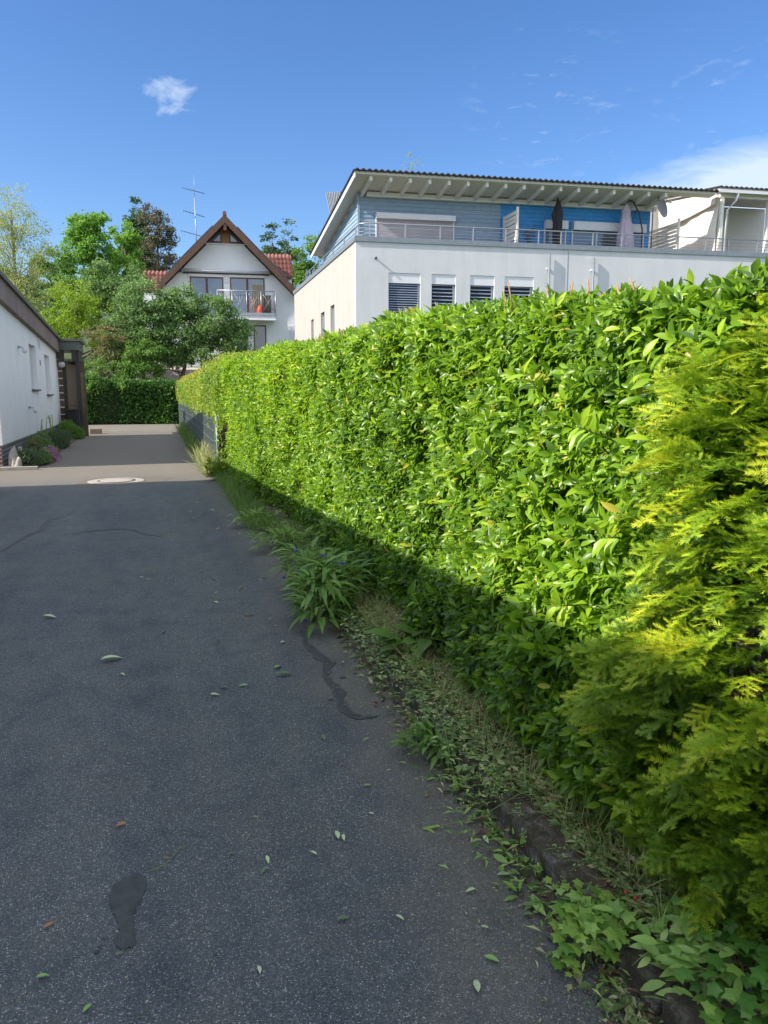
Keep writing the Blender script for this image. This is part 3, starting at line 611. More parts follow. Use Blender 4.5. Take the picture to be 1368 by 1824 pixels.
# plank screens
def screen(s_, t0, t1, z0, z1, label, n=9):
    r = empty('plank_screen', B.p(s_, t0, z0), label, 'privacy screen')
    for t_ in (t0, t1 - .07): MB().box(s_ - .04, s_ + .04, t_, t_ + .07, z0, z1 + .06 - .1 * (t_ > t0), B).build('post', M_cloth, r)
    for i in range(n):
        z = z0 + .06 + i * (z1 - z0 - .1) / n
        MB().box(s_ - .06 + .02 * (i % 2), s_ - .043 + .02 * (i % 2), t0 + .072, t1 - .072, z, z + (z1 - z0 - .1) / n * .78, B).build('plank', M_cloth, r)
screen(6.2, .25, 1.5, 6.92, 8.40, 'cream plank privacy screen where the grey blue boards turn bright blue')
screen(12.95, .35, 2.6, 6.92, 8.30, 'white plank privacy screen beside the satellite dish and tarpaulin')
# parasols
def fold(n, amp): return lambda q, z: 1 + amp * math.sin(n * q + 3 * z)
def parasol_black():
    r = empty('closed_parasol', B.p(8.1, .9, 6.92), 'closed black parasol with drooping top on the terrace', 'parasol', 'closed parasols on the terrace')
    c = B.p(8.1, .9, 6.92)
    MB().tube([c, (c[0], c[1], c[2] + 2.1)], .03, 8).build('pole', M_dark, r)
    MB().lathe(c, [(.24, .0), (.24, .06), (.05, .1)], 14).build('base', M_dark, r)
    MB().lathe((c[0] + .03, c[1], c[2]), [(.10, .35), (.16, .45), (.17, .8), (.17, 1.2), (.19, 1.45), (.17, 1.65), (.07, 1.95), (.015, 2.04)], 28, lambda q, z: 1 + .18 * math.sin(6 * q + z) + (.35 * max(0, math.cos(q - math.pi)) if 1.3 < z < 1.6 else 0)).build('canopy', M_black, r)
def parasol_lilac():
    r = empty('closed_parasol', B.p(11.0, .9, 6.92), 'closed lilac cantilever parasol hanging from a curved arm', 'parasol', 'closed parasols on the terrace')
    c = B.p(11.0, .9, 6.92)
    MB().lathe(c, [(.33, .12), (.35, .2), (.30, .7), (.22, 1.2), (.14, 1.68), (.17, 1.70), (.05, 1.98), (.02, 2.05)], 36, lambda q, z: 1 + .14 * math.sin(9 * q + 1.5 * z)).build('canopy', M_lilac, r)
    MB().tube([B.p(11.0, .9, 8.95), B.p(11.12, .9, 9.08), B.p(11.3, .9, 9.0), B.p(11.55, .9, 8.6), B.p(11.72, .9, 8.0), B.p(11.74, .9, 6.92)], .028, 8).build('arm', M_dark, r)
    MB().tube([B.p(11.18, .9, 7.3), B.p(11.2, .9, 8.2), B.p(11.45, .9, 8.75)], .022, 8).build('strut', M_dark, r)
    MB().box(11.3, 12.1, .6, 1.2, 6.92, 6.98, B).build('base', M_dark, r)
parasol_black(); parasol_lilac()
# satellite dish
ds = empty('satellite_dish', B.p(12.1, .45, 7.5), 'grey satellite dish on a pole at the right end of the blue boards', 'satellite dish')
dc = Vector(B.p(12.25, .6, 8.78)); dn = Vector((.42, -.86, .22)).normalized(); du = dn.cross(Vector((0, 0, 1))).normalized(); dv = du.cross(dn)
m = MB(); rings = 7; k = 28
for sgn, off in ((1, 0), (0, -.015)):
    for i in range(rings):
        rr = .43 * i / (rings - 1)
        for j in range(k):
            q = 2 * math.pi * j / k; p = dc + du * rr * math.cos(q) * .92 + dv * rr * math.sin(q) + dn * (.55 * rr * rr + off); m.v.append(tuple(p))
for L0 in (0, rings * k):
    for i in range(rings - 1):
        for j in range(k): m.f.append((L0 + i * k + j, L0 + i * k + (j + 1) % k, L0 + (i + 1) * k + (j + 1) % k, L0 + (i + 1) * k + j)); m.sm.append(True)
for j in range(k):
    a = (rings - 1) * k; m.f.append((a + j, a + (j + 1) % k, a + rings * k + (j + 1) % k, a + rings * k + j)); m.sm.append(False)
m.build('dish', M_dish, ds)
lf = dc + dn * .42 - dv * -.05
MB().tube([dc + dv * .4, dc + dn * .2 + dv * .3, lf], .012).build('feed_arm', M_steel, ds)
MB().tube([lf - dn * .07, lf + dn * .05], .035, 8).tube([lf + Vector((.05, 0, .05)), lf + Vector((.05, 0, -.05))], .03, 8).build('receiver', M_wpaint, ds)
MB().tube([B.p(12.05, .75, 6.92), B.p(12.05, .75, 8.78), tuple(dc)], .025, 8).build('pole', M_steel, ds)
# terrace pavilion with tarpaulin side
pv = empty('terrace_pavilion', B.p(14.6, .3, 6.92), 'roofed terrace shelter with cream tarpaulin hung down its left side', 'shelter')
zp = lambda t: 9.42 + .12 * t
MB().hexa([B.p(14.35, .0, zp(0)), B.p(20, .0, zp(0)), B.p(20, 4.3, zp(4.3)), B.p(14.35, 4.3, zp(4.3)), B.p(14.35, .0, zp(0) + .07), B.p(20, .0, zp(0) + .07), B.p(20, 4.3, zp(4.3) + .07), B.p(14.35, 4.3, zp(4.3) + .07)]).build('roof', M_soffit, pv)
m = MB(); n = int(5.8 / .0275)
for i in range(n + 1):
    s_ = 14.28 + i * .0275; h = .028 * math.sin(2 * math.pi * s_ / .22)
    m.v += [B.p(s_, -.1, zp(-.1) + .11 + h), B.p(s_, 4.4, zp(4.4) + .11 + h), B.p(s_, -.1, zp(-.1) + .085 + h), B.p(s_, 4.4, zp(4.4) + .085 + h)]
for i in range(n):
    a = i * 4; m.f += [(a, a + 4, a + 5, a + 1), (a + 2, a + 3, a + 7, a + 6), (a, a + 2, a + 6, a + 4), (a + 1, a + 5, a + 7, a + 3)]; m.sm += [True, True, False, False]
m.build('corrugated_sheet', M_corr, pv)
MB().box(14.55, 20, .2, .34, 9.18, 9.38, B).build('beam', M_wpaint, pv)
MB().box(14.3, 20, -.09, -.001, 9.30, 9.41, B).build('gutter', M_whitepvc, pv)
for s_ in (14.62, 16.72, 19.0): MB().box(s_, s_ + .13, .2, .33, 6.92, 9.18, B).build('post', M_wpaint, pv)
MB().tube([B.p(15.15, -.05, 9.3), B.p(15.12, .05, 9.05), B.p(14.86, .14, 8.7), B.p(14.84, .14, 7.12)], .045, 8).build('downpipe', M_whitepvc, pv)
def cloth(name, s_, tz, wav, par):      # tz: rows of (t, z) along the top and bottom
    n, k = 26, 14; vs = []
    for i in range(n + 1):
        u = i / n
        for j in range(k + 1):
            v = j / k; t_ = tz[0][0] + (tz[1][0] - tz[0][0]) * u; za = tz[0][1] + (tz[1][1] - tz[0][1]) * u; zb = tz[0][2] + (tz[1][2] - tz[0][2]) * u
            z = za + (zb - za) * v
            vs.append(B.p(s_ + wav * (math.sin(u * 9 + v * 5) * .6 + math.sin(u * 23 - v * 3) * .3 + math.sin(v * 9 - u * 4) * .4), t_, z))
    fs = [(i * (k + 1) + j, (i + 1) * (k + 1) + j, (i + 1) * (k + 1) + j + 1, i * (k + 1) + j + 1) for i in range(n) for j in range(k)]
    m = MB(); m.add(vs, fs, True); o = m.build(name, M_cloth, par); so_ = o.modifiers.new('thick', 'SOLIDIFY'); so_.thickness = .006; return o
cloth('tarpaulin', 14.55, [(.3, 9.38, 6.95), (3.4, 9.80, 6.95)], .05, pv)
cloth('tarpaulin_flap', 14.40, [(.25, 9.34, 8.95), (3.9, 9.78, 8.55)], .03, pv)
MB().box(12.55, 20, 4.3, 4.5, 6.92, 9.9, B).build('back_wall', M_wpaint, pv)
MB().box(15.2, 19.5, 4.15, 4.28, 6.92, 7.75, B).build('bench', M_dark, pv)

# ---------------------------------------------------------------- trees / foliage engine
def skeleton_tree(root, trunk_pts, r0, limbs, mat):
    """tapered trunk plus limbs towards given crown points"""
    t = MB(); n = len(trunk_pts); t.tube(trunk_pts, [r0 * (1 - .75 * i / (n - 1)) for i in range(n)], 8); t.build('trunk', mat, root)
    l = MB()
    for p, q, r in limbs:
        p = Vector(p); q = Vector(q); mid = (p + q) / 2 + Vector((0, 0, -.08 * (q - p).length)) + Vector(rng.normal(size=3) * .05)
        l.tube([p, mid, q], [r, r * .6, r * .2], 5, False)
    l.build('branches', mat, root, kind='stuff')
def tree(name, label, base, top, ells, nleaf, size, mat, cat='tree', group=None, bark=None, nclump=60, spread=.42, shape='broad', r0=.18, up=.5, limbs=26, shell=.55, trunkvis=True):
    root = empty(name, base, label, cat, group); bark = bark or M_bark
    C_, w8 = [], np.array([e[3] * e[4] * e[5] for e in ells]); w8 = w8 / w8.sum()
    cl = []
    for _ in range(nclump):
        e = ells[rng.choice(len(ells), p=w8)]; d = unit(rng.normal(size=3)); rr = rng.uniform(shell, 1) ** .7
        cl.append(np.array(e[:3]) + d * np.array(e[3:]) * rr)
    cl = np.array(cl); k = rng.integers(0, nclump, nleaf); rad = rng.uniform(.6, 1.3, nclump) * spread
    off = rnd(nleaf, 3) * .5; off[:, 2] *= .65
    pos = cl[k] + off * rad[k][:, None]
    D = rnd(nleaf, 3); D[:, 2] -= .2; Nn = rnd(nleaf, 3) * .8 + np.array([0, 0, up]) + unit(off) * .5
    if shape == 'droop': D[:, 2] -= 1.4
    if shape == 'fir': D = unit(off * np.array([1, 1, .3])) + rnd(nleaf, 3) * .3
    ct = rng.uniform(-.22, .22, nclump)
    ti = .5 + ct[k] + rnd(nleaf) * .17
    sz = size * rng.uniform(.6, 1.35, nleaf)
    cloud('crown', T_small(.55), pos, D, Nn, sz, ti, mat, root, smooth=False)
    b = Vector(base); tp = Vector(top); tp = b.lerp(tp, .86); tr_ = [b.lerp(tp, i / 5) + Vector((rng.normal() * .06 * (0 < i), rng.normal() * .06 * (0 < i), 0)) for i in range(6)]
    lm = []
    for i in rng.choice(nclump, min(limbs, nclump), replace=False):
        q = Vector(cl[i]); h = min(.93, max(.15, (q.z - b.z) / (tp.z - b.z) - .22)); p = b.lerp(tp, h); lm.append((p, q, max(.02, r0 * (1 - h) * .45)))
    skeleton_tree(root, tr_, r0, lm, bark); return root
def ray_pt(px, py, Y):      # used only to translate measured directions into places
    F_ = 1317; P = R(9.15); ya = R(16.8); u = (px - 684) / F_; v = (912 - py) / F_
    d = (u, math.cos(P) + v * math.sin(P), -math.sin(P) + v * math.cos(P)); c, s = math.cos(ya), math.sin(ya)
    e = (c * d[0] + s * d[1], -s * d[0] + c * d[1], d[2]); k = Y / e[1]; return (e[0] * k, Y, 1.6 + e[2] * k)
# ================================================================ GABLED HOUSE
G = F((4.56, 50.0), (.9956, -.094), (.094, .9956))
gh = empty('gabled_house', (4.56, 50.0, 3.2), 'white gabled house with brown roof edges and balcony at the end of the drive', 'house')
Az = 12.45
m = MB()
def gw(s): return Az - .42 - .98 * abs(s)        # underside of the roof along the gable
poly = [(-4.1, 3.0), (4.3, 3.0), (4.3, gw(4.3)), (0, gw(0)), (-4.1, gw(4.1))]
m.prism(poly, 0, .3, G); m.box(-4.1, -3.8, .3, 11, 3.0, gw(4.1), G); m.box(4.0, 4.3, .3, 11, 3.0, gw(4.3), G); m.box(-3.8, 4.0, 10.7, 11, 3.0, 8, G)
m.build('wall', M_gable, gh)
def rslab(side, s1, z0, z1, t0, t1, mat, name, par, sa=0):
    k = side; a = [G.p(k * sa, t0, Az + z0 - abs(sa)), G.p(k * s1, t0, Az + z0 - 1.0 * s1), G.p(k * s1, t1, Az + z0 - 1.0 * s1), G.p(k * sa, t1, Az + z0 - abs(sa))]
    b = [(x, y, z + z1 - z0) for x, y, z in a]; return MB().hexa(a + b).build(name, mat, par)
for side, sl in ((-1, 4.15), (1, 4.6)):
    r_ = rslab(side, sl, -.28, -.05, -.95, 11.4, M_wood, 'roof', gh)
    rslab(side, sl + .04, -.048, .10, -.9, 11.4, M_dtile, 'roof_tiles', r_)
    rslab(side, sl + .02, -.42, .05, -1.02, -.955, M_wood, 'bargeboard', r_)
    rslab(side, 3.3 if side < 0 else 3.9, .18, .26, -.6, 8, M_pv, 'solar_panel', r_, .75)
MB().tube([G.p(0, -1.05, Az + .16), G.p(0, 11.4, Az + .16)], .12, 8).build('ridge', M_rtile, gh)
# gable window
gwd = MB().prism([(-1.16, 10.98), (-.24, 10.98), (-.24, 11.86)], -.06, -.001, G).prism([(.24, 10.98), (1.10, 10.98), (.24, 11.84)], -.06, -.001, G).build('gable_window', M_redframe, gh)
MB().prism([(-.92, 11.1), (-.32, 11.1), (-.32, 11.66)], -.075, -.061, G).prism([(.32, 11.1), (.88, 11.1), (.32, 11.64)], -.075, -.061, G).build('pane', M_glassl, gwd)
MB().box(-1.25, 1.2, -.1, -.001, 10.90, 10.975, G).build('sill', M_wpaint, gwd)
MB().box(-.235, -.085, -.08, -.001, 10.98, 11.9, G).box(-.075, .075, -.08, -.001, 10.98, 12.0, G).box(.085, .235, -.08, -.001, 10.98, 11.9, G).build('gable_planks', M_orwood, gh)
MB().box(-.09, .09, -1.0, -.082, 11.6, 11.95, G).build('ridge_beam', M_wood, gh)
# awning
aw = MB().tube([G.p(-2.8, -.28, 9.27), G.p(2.75, -.28, 9.24)], .075, 8).build('awning', M_whitepvc, gh)
MB().box(-2.95, -2.78, -.36, -.001, 9.16, 9.38, G).box(2.76, 2.92, -.36, -.001, 9.14, 9.35, G).box(-2.7, 2.7, -.12, -.001, 9.08, 9.16, G).build('awning_bracket', M_dark, aw)
# balcony doors
def gdoor(name, a, b, z0, z1, par=gh, mull=True, pane=M_glassl, box=True):
    f = MB().box(a, a + .07, -.05, -.001, z0, z1, G).box(b - .07, b, -.05, -.001, z0, z1, G).box(a + .07, b - .07, -.05, -.001, z1 - .08, z1, G)
    if mull: f.box((a + b) / 2 - .07, (a + b) / 2 + .07, -.055, -.001, z0, z1 - .08, G)
    o = f.build(name, M_redframe, par)
    if mull: MB().box(a + .07, (a + b) / 2 - .07, -.03, -.001, z0, z1 - .08, G).build('pane', pane, o); MB().box((a + b) / 2 + .07, b - .07, -.03, -.001, z0, z1 - .08, G).build('pane', pane, o)
    else: MB().box(a + .07, b - .07, -.03, -.001, z0, z1 - .08, G).build('pane', pane, o)
    if box: MB().box(a - .08, b + .08, -.075, -.001, z1 + .002, z1 + .17, G).build('shutter_box', M_wpaint, o)
    return o
gdoor('balcony_door', -2.29, -.22, 6.5, 8.9); d_ = gdoor('balcony_door', .2, 2.38, 6.5, 8.92)
MB().box(1.6, 2.25, -.045, -.031, 6.9, 8.5, G).build('curtain', plain('sandy curtain', (.28, .24, .16), .9, .15, 8), d_)
gdoor('lower_door', 1.62, 2.42, 3.6, 5.95, mull=False, pane=M_glass, box=False); gdoor('lower_door', .45, 1.22, 3.6, 5.95, mull=False, pane=M_glass, box=False)
MB().box(3.95, 4.28, -.03, -.001, 4.3, 5.95, G).build('shuttered_window', M_whitepvc, gh)
MB().box(-.12, .06, -.06, -.001, 8.55, 8.85, G).build('wall_lamp', M_wpaint, gh)
bal = MB().box(-.6, 3.0, -1.2, -.08, 6.18, 6.42, G).build('balcony', M_gable, gh)
rb = MB()
for a, b in (((-.6, -1.2), (3.0, -1.2)), ((3.0, -1.2), (3.0, -.1))):
    for z in (6.55, 7.95): rb.tube([G.p(*a, z), G.p(*b, z)], .03, 6)
for i in range(5):
    s_ = -.6 + i * .9
    rb.tube([G.p(s_, -1.2, 6.42), G.p(s_, -1.2, 7.97)], .03, 6)
rb.tube([G.p(3.0, -.12, 6.42), G.p(3.0, -.12, 7.97)], .03, 6)
for i in range(4):
    a = -.6 + i * .9
    for kx in (0.15, .3, .45, .6, .75): rb.tube([G.p(a + kx, -1.2, 6.55), G.p(a + kx, -1.2, 7.95)], .005, 4)
    rb.tube([G.p(a, -1.2, 6.55), G.p(a + .9, -1.2, 7.95)], .012, 4).tube([G.p(a, -1.2, 7.95), G.p(a + .9, -1.2, 6.55)], .012, 4)
rb.build('balcony_railing', M_steel, bal)
MB().box(-.6, 3.0, -1.24, -1.21, 6.44, 6.62, G).build('balcony_apron', M_steel, bal)
# side roofs with red tiles
def side_roof(s0, s1, zt_, zb, t_top, t_bot):
    m = MB(); n = int((s1 - s0) / .05); rows = 5; vs = []
    for i in range(n + 1):
        s_ = s0 + (s1 - s0) * i / n; h = .05 * math.sin(2 * math.pi * s_ / .26)
        for j in range(rows * 2):
            u = (j // 2 + (j % 2) * .999) / rows; vs.append(G.p(s_, t_top + (t_bot - t_top) * u - .03 * (j % 2), zt_ + (zb - zt_) * u + h + .05 * (j % 2)))
    q = rows * 2; m.add(vs, [(i * q + j, (i + 1) * q + j, (i + 1) * q + j + 1, i * q + j + 1) for i in range(n) for j in range(q - 1)], True)
    r_ = m.build('side_roof', M_rtile, gh); so_ = r_.modifiers.new('thick', 'SOLIDIFY'); so_.thickness = .05
    MB().box(min(s0, s1) + .1, max(s0, s1) - .1, t_bot + .25, t_bot + 2.5, 3.0, zb - .05, G).build('side_wall', M_gable, gh)
side_roof(-5.6, -2.9, 9.75, 8.2, 4.2, 2.4); side_roof(2.4, 4.45, 11.1, 9.3, 4.0, 2.2)
# things on the balcony
fc = G.p(2.05, -.6, 6.42)
can_ = MB().lathe(fc, [(.19, 0), (.22, .05), (.21, .45), (.12, .66), (.07, .74)], 14).build('watering_can', M_red, None, label='red watering can shaped container standing on the balcony', cat='container')
MB().box(2.22, 2.75, -.9, -.45, 6.42, 7.75, G).build('storage_box', M_dark, None, bevel=.02, label='dark cupboard standing at the right end of the balcony', cat='cupboard')
tr_ = MB().tube([G.p(1.55, -.5, 6.42), G.p(1.75, -.5, 7.5)], .025, 6).tube([G.p(1.75, -.5, 6.42), G.p(1.55, -.5, 7.5)], .025, 6).tube([G.p(1.5, -.5, 7.4), G.p(1.8, -.5, 7.4)], .025, 6).tube([G.p(1.5, -.2, 6.42), G.p(1.5, -.5, 7.3)], .025, 6).build('folding_chair', M_orwood, None, label='folded wooden chair leaning beside the red container on the balcony', cat='chair')
# antenna
an = empty('tv_antenna', G.p(-1.9, 2.5, 10.4), 'tall thin rooftop aerial with three crossbars left of the gable', 'aerial')
MB().tube([G.p(-1.9, 2.5, 10.2), G.p(-1.9, 2.5, 14.3)], .035, 6).tube([G.p(-1.9, 2.5, 14.3), G.p(-1.9, 2.5, 15.7)], .012, 5).build('mast', M_steel, an)
for z, w_, lean in ((11.95, .95, .18), (13.25, .75, .14), (14.7, .8, .10)):
    m = MB().tube([G.p(-1.9 - w_, 2.3, z + lean), G.p(-1.9 + w_ * .8, 2.7, z - lean)], .02, 5)
    if z < 14:
        for k in range(9): u = -w_ + k * w_ * .2; m.tube([G.p(-1.9 + u, 2.5 - .28, z - u * lean / w_), G.p(-1.9 + u, 2.5 + .28, z - u * lean / w_)], .008, 4)
    m.build('crossbar', M_dark, an)

# ================================================================ TREES
tree('larch', 'tall sparse pale green tree rising at the left edge of the frame', (-7.5, 48, 2.9), (-7.5, 48, 13.2),
     [(-7.5, 48, 11.6, 1.5, 1.4, 1.9), (-7.4, 48, 9.6, 2.6, 2.1, 2.0), (-7.4, 48, 7.6, 2.9, 2.2, 1.2), (-6.6, 48, 6.2, 1.6, 1.4, 1.2)], 15000, .10, M_t_pale, nclump=230, spread=.55, shape='droop', r0=.19, limbs=60, bark=M_palebark, shell=.2)
tree('maple', 'leafy mid green maple with two rounded tops behind the yellow green maple', (-4.4, 60, 4.3), (-4.3, 60, 13.6),
     [(-4.6, 60, 13.4, 1.0, 1.1, 1.1), (-3.7, 60, 13.6, .8, .9, 1.0), (-4.4, 60, 12.0, 1.7, 1.6, 1.3), (-4.8, 60, 10.2, 2.3, 1.9, 1.6), (-3.2, 60, 10.6, 1.4, 1.3, 1.4)], 17000, .22, M_t_maple, nclump=130, spread=.46, r0=.2)
tree('broadleaf_tree', 'slim bright green tree between the maple and the spruce', (-1.9, 62, 4.5), (-1.9, 62, 14.0),
     [(-2.2, 62, 13.6, .7, .7, 1.1), (-1.7, 62, 12.2, 1.2, 1.2, 1.6), (-1.9, 62, 10.4, 1.5, 1.4, 1.7), (-1.4, 62, 8.6, 1.9, 1.6, 1.5)], 11500, .22, M_t_maple, nclump=90, spread=.42)
tree('spruce', 'dark blue green conifer top rising above the brownish tree', (-.95, 70, 6), (-.95, 70, 18.3),
     [(-.95, 70, 17.6, .42, .42, .9), (-1.0, 70, 16.2, .8, .8, 1.0), (-1.2, 70, 14.4, 1.2, 1.2, 1.3), (-1.0, 70, 12.4, 1.5, 1.4, 1.5)], 13000, .24, M_t_con, nclump=100, spread=.34, shape='fir')
tree('copper_tree', 'brownish dry looking tree beside the dark conifer left of the gabled house', (.5, 64, 5), (.6, 64, 15.6),
     [(.1, 64, 15.4, .9, .9, 1.0), (.9, 64, 14.2, 1.3, 1.2, 1.2), (.4, 64, 12.6, 1.9, 1.6, 1.5), (.6, 64, 11, 1.9, 1.6, 1.2)], 10500, .17, M_t_brown, nclump=130, spread=.38, shell=.3, limbs=40)
tree('broadleaf_tree', 'fresh green tree between the pale sparse tree and the maple', (-6.5, 56, 3.8), (-6.5, 56, 11), [(-6.4, 56, 10.4, 1.1, 1.1, 1.2), (-6.8, 56, 9.0, 1.3, 1.2, 1.1), (-6.2, 56, 7.4, 2.4, 1.8, 1.6)], 8600, .2, M_t_mid, nclump=70, spread=.44)
tree('broadleaf_tree', 'low mid green tree just above the bungalow roof at left', (-6.9, 50, 3.3), (-6.9, 50, 7.8), [(-6.9, 50, 6.6, 1.4, 1.3, 1.4), (-7.8, 50, 5.4, 2.0, 1.5, 1.4), (-5.9, 50, 5.8, 1.2, 1.2, 1.2)], 5600, .17, M_t_mid, nclump=70, spread=.42)
tree('yellow_green_maple', 'bright yellow green layered maple above the porch canopy', (-4.0, 44.0, 2), (-4.0, 44.0, 7.0),
     [(-4.1, 44.0, 6.7, 1.1, 1.0, .9), (-3.2, 44.2, 6.0, 1.1, 1.0, .9), (-4.8, 44, 5.3, 1.2, 1.0, 1.0), (-3.7, 43.8, 4.8, 1.5, 1.0, 1.0)], 7000, .13, M_t_yel, nclump=95, spread=.36, up=1.3)
tree('plum_tree', 'large dark green shrubby tree spreading left of the gabled house front', (-.7, 43.6, 1.7), (-.7, 43.6, 6.2),
     [(-.6, 43.6, 6.5, 1.4, 1.1, 1.1), (-1.3, 43.6, 5.2, 1.3, 1.2, 1.4), (.0, 43.4, 5.2, 1.5, 1.2, 1.5), (-.6, 43.2, 3.9, 1.7, 1.1, 1.1), (.6, 43.5, 6.0, .9, .9, .9)], 24000, .145, M_t_dark, nclump=210, spread=.42, r0=.12, up=.8)
tree('plum_tree', 'dark green shrubby tree with arching sprays in front of the balcony', (1.2, 43.4, 1.5), (2.0, 43.4, 6.0),
     [(1.6, 43.4, 6.3, 1.3, 1.1, 1.0), (3.0, 43.4, 5.7, 1.5, 1.2, 1.3), (1.4, 43.4, 4.9, 1.6, 1.2, 1.2), (3.9, 43.4, 4.4, 1.3, 1.1, .9), (2.6, 43.3, 3.8, 1.9, 1.2, .9), (.9, 43.4, 4.2, 1.3, 1.1, 1.3), (1.9, 43.4, 6.6, 1.0, .9, .8), (4.4, 43.4, 5.0, .9, .9, .8)], 31000, .14, M_t_dark, nclump=230, spread=.42, r0=.14, up=.8)
tree('copper_shrub', 'reddish tipped shrub above the left end of the dark end hedge', (-2.3, 42.4, .8), (-2.3, 42.4, 4.4), [(-2.6, 42.4, 4.4, .8, .7, .8), (-1.9, 42.4, 3.9, 1.0, .8, 1.0), (-2.6, 42.3, 3.2, 1.0, .8, .8)], 5500, .12, M_t_red, cat='shrub', nclump=80, spread=.3, r0=.06)
tree('broadleaf_shrub', 'light green sapling in front of the reddish shrub over the end hedge', (-1.3, 41.6, .4), (-1.3, 41.6, 3.6), [(-1.2, 41.5, 3.5, .4, .4, .8), (-1.5, 41.5, 2.7, .5, .4, .6)], 1500, .13, M_t_mid, cat='shrub', nclump=26, spread=.24, r0=.04)
tree('bramble_shrub', 'tangled ivy covered shrub leaning over the top of the end hedge', (-2.6, 41.3, .2), (-2.6, 41.3, 2.9), [(-2.9, 41.2, 2.8, .8, .6, .6), (-1.6, 41.3, 2.7, .9, .6, .6), (-.5, 41.6, 2.5, 1.0, .6, .8), (-.4, 41.9, 3.4, .9, .6, .9), (-3.1, 40.5, 2.1, .7, .35, .5), (-1.7, 40.5, 2.05, .6, .35, .3)], 8500, .12, M_t_mid, cat='shrub', nclump=80, spread=.3, r0=.06)
tree('broadleaf_tree', 'dense dark green tree filling the gap below the maple and the brownish tree', (-2.6, 54, 3.7), (-2.6, 54, 9.5), [(-3.4, 54, 8.6, 1.5, 1.3, 1.5), (-1.6, 54, 8.4, 1.6, 1.3, 1.5), (-2.4, 54, 6.8, 2.6, 1.6, 1.5)], 9500, .2, M_t_dark, nclump=100, spread=.45)
tree('broadleaf_tree', 'mid green tree low behind the pale sparse tree at the left edge', (-9.3, 54, 3.7), (-9.3, 54, 9.0), [(-9.4, 54, 8.0, 2.0, 1.5, 1.6), (-9.2, 54, 6.3, 2.6, 1.6, 1.5)], 7000, .2, M_t_mid, nclump=80, spread=.45)
tree('spruce', 'left conifer of the pair behind the red side roof', (10.5, 70, 6), (10.5, 70, 16.5), [(10.4, 70, 16.0, .5, .5, .7), (10.5, 70, 14.9, .9, .9, 1.0), (10.4, 70, 13, 1.3, 1.2, 1.6)], 2800, .26, M_t_con, nclump=60, spread=.34, shape='fir')
tree('spruce', 'right conifer of the pair behind the red side roof', (12.3, 72, 6), (12.3, 72, 17.2), [(12.3, 72, 16.8, .4, .4, .8), (12.4, 72, 15.3, .8, .8, 1.1), (12.4, 72, 13.2, 1.3, 1.2, 1.6)], 3200, .26, M_t_con, nclump=64, spread=.34, shape='fir')
tree('broadleaf_tree', 'rounded light green tree between the red side roof and the blue house', (12.2, 60, 4.3), (12.2, 60, 13), [(11.9, 60, 12.4, 1.3, 1.2, 1.4), (13.4, 60, 13.2, 1.2, 1.1, 1.7), (12.4, 60, 10.6, 2.0, 1.7, 1.6)], 6500, .2, M_t_mid, nclump=80, spread=.42)
tree('birch', 'sparse treetop peeping over the corrugated roof of the blue house', (16.8, 50, 3.2), (16.8, 50, 16.8), [(16.9, 50, 17.0, 1.0, .8, .6), (16.8, 50, 15.6, 1.7, 1.3, 1.2), (16.8, 50, 13, 2.2, 1.7, 2)], 3200, .12, M_t_pale, nclump=90, spread=.34, limbs=60, shell=.2, bark=M_palebark)
# wooded slope closing the view behind the trees
P_ = []
for _ in range(46):
    y = rng.uniform(80, 120); P_.append((rng.uniform(-34, 44), y, hz(0, y) + rng.uniform(1.0, 3.2)))
P_ = np.array(P_); n = 26000; k = rng.integers(0, len(P_), n); pos = P_[k] + rnd(n, 3) * np.array([1.5, 1.3, 1.2])
bgw = cloud('wooded_slope', T_small(.7), pos, rnd(n, 3), rnd(n, 3) + [0, -.3, 1], .42 * rng.uniform(.6, 1.3, n), .5 + rng.uniform(-.2, .2, len(P_))[k] + rnd(n) * .15, M_t_mid, None, smooth=False, kind='stuff', origin=(0, 90, 6))
bgw['label'] = 'distant wooded slope closing the view behind the gabled house'; bgw['category'] = 'woodland'

# ================================================================ HEDGES
def box_hedge(root, surf, n, size, mat, tmpl, tfun, core=None, droop=.3):
    pos, Nn = surf(n); D = unit(Nn * .55 + rnd(n, 3) * .75 + np.array([0, 0, droop])); N2 = unit(Nn * .6 + rnd(n, 3) * .5 + np.array([0, 0, .6]))
    cloud('foliage', tmpl, pos, D, N2, size * rng.uniform(.7, 1.3, n), tfun(n, pos), mat, root, smooth=False)
# end hedge across the drive
eh = empty('end_hedge', (-1.2, 40.6, 0), 'dark green clipped hedge closing the far end of the drive', 'hedge')
def s_end(n):
    x = rng.uniform(-4.6, 1.9, n); z = rng.uniform(.02, 2.1, n); y = 40.15 + rng.uniform(0, .35, n) ** 1.0
    top = rng.random(n) < .2; z[top] = 2.05 + rng.random(top.sum()) * .2; y[top] = rng.uniform(40.15, 41, top.sum())
    P = np.stack([x, y, z + smooth_noise(np.stack([x, y, z], 1), 2.2, 1) * .05], 1); P[:, 1] += smooth_noise(P, 1.7, 2) * .1
    Nn = np.tile([0, -1., .2], (n, 1)); Nn[top] = [0, -.2, 1]; return P, Nn
box_hedge(eh, s_end, 9000, .13, M_t_hedge, T_small(.75), lambda n, p: .45 + rnd(n) * .2 + smooth_noise(p, 2, 5) * .12)
MB().box(-4.5, 1.8, 40.5, 41.0, 0, 1.98).build('shade_core', M_core, eh)
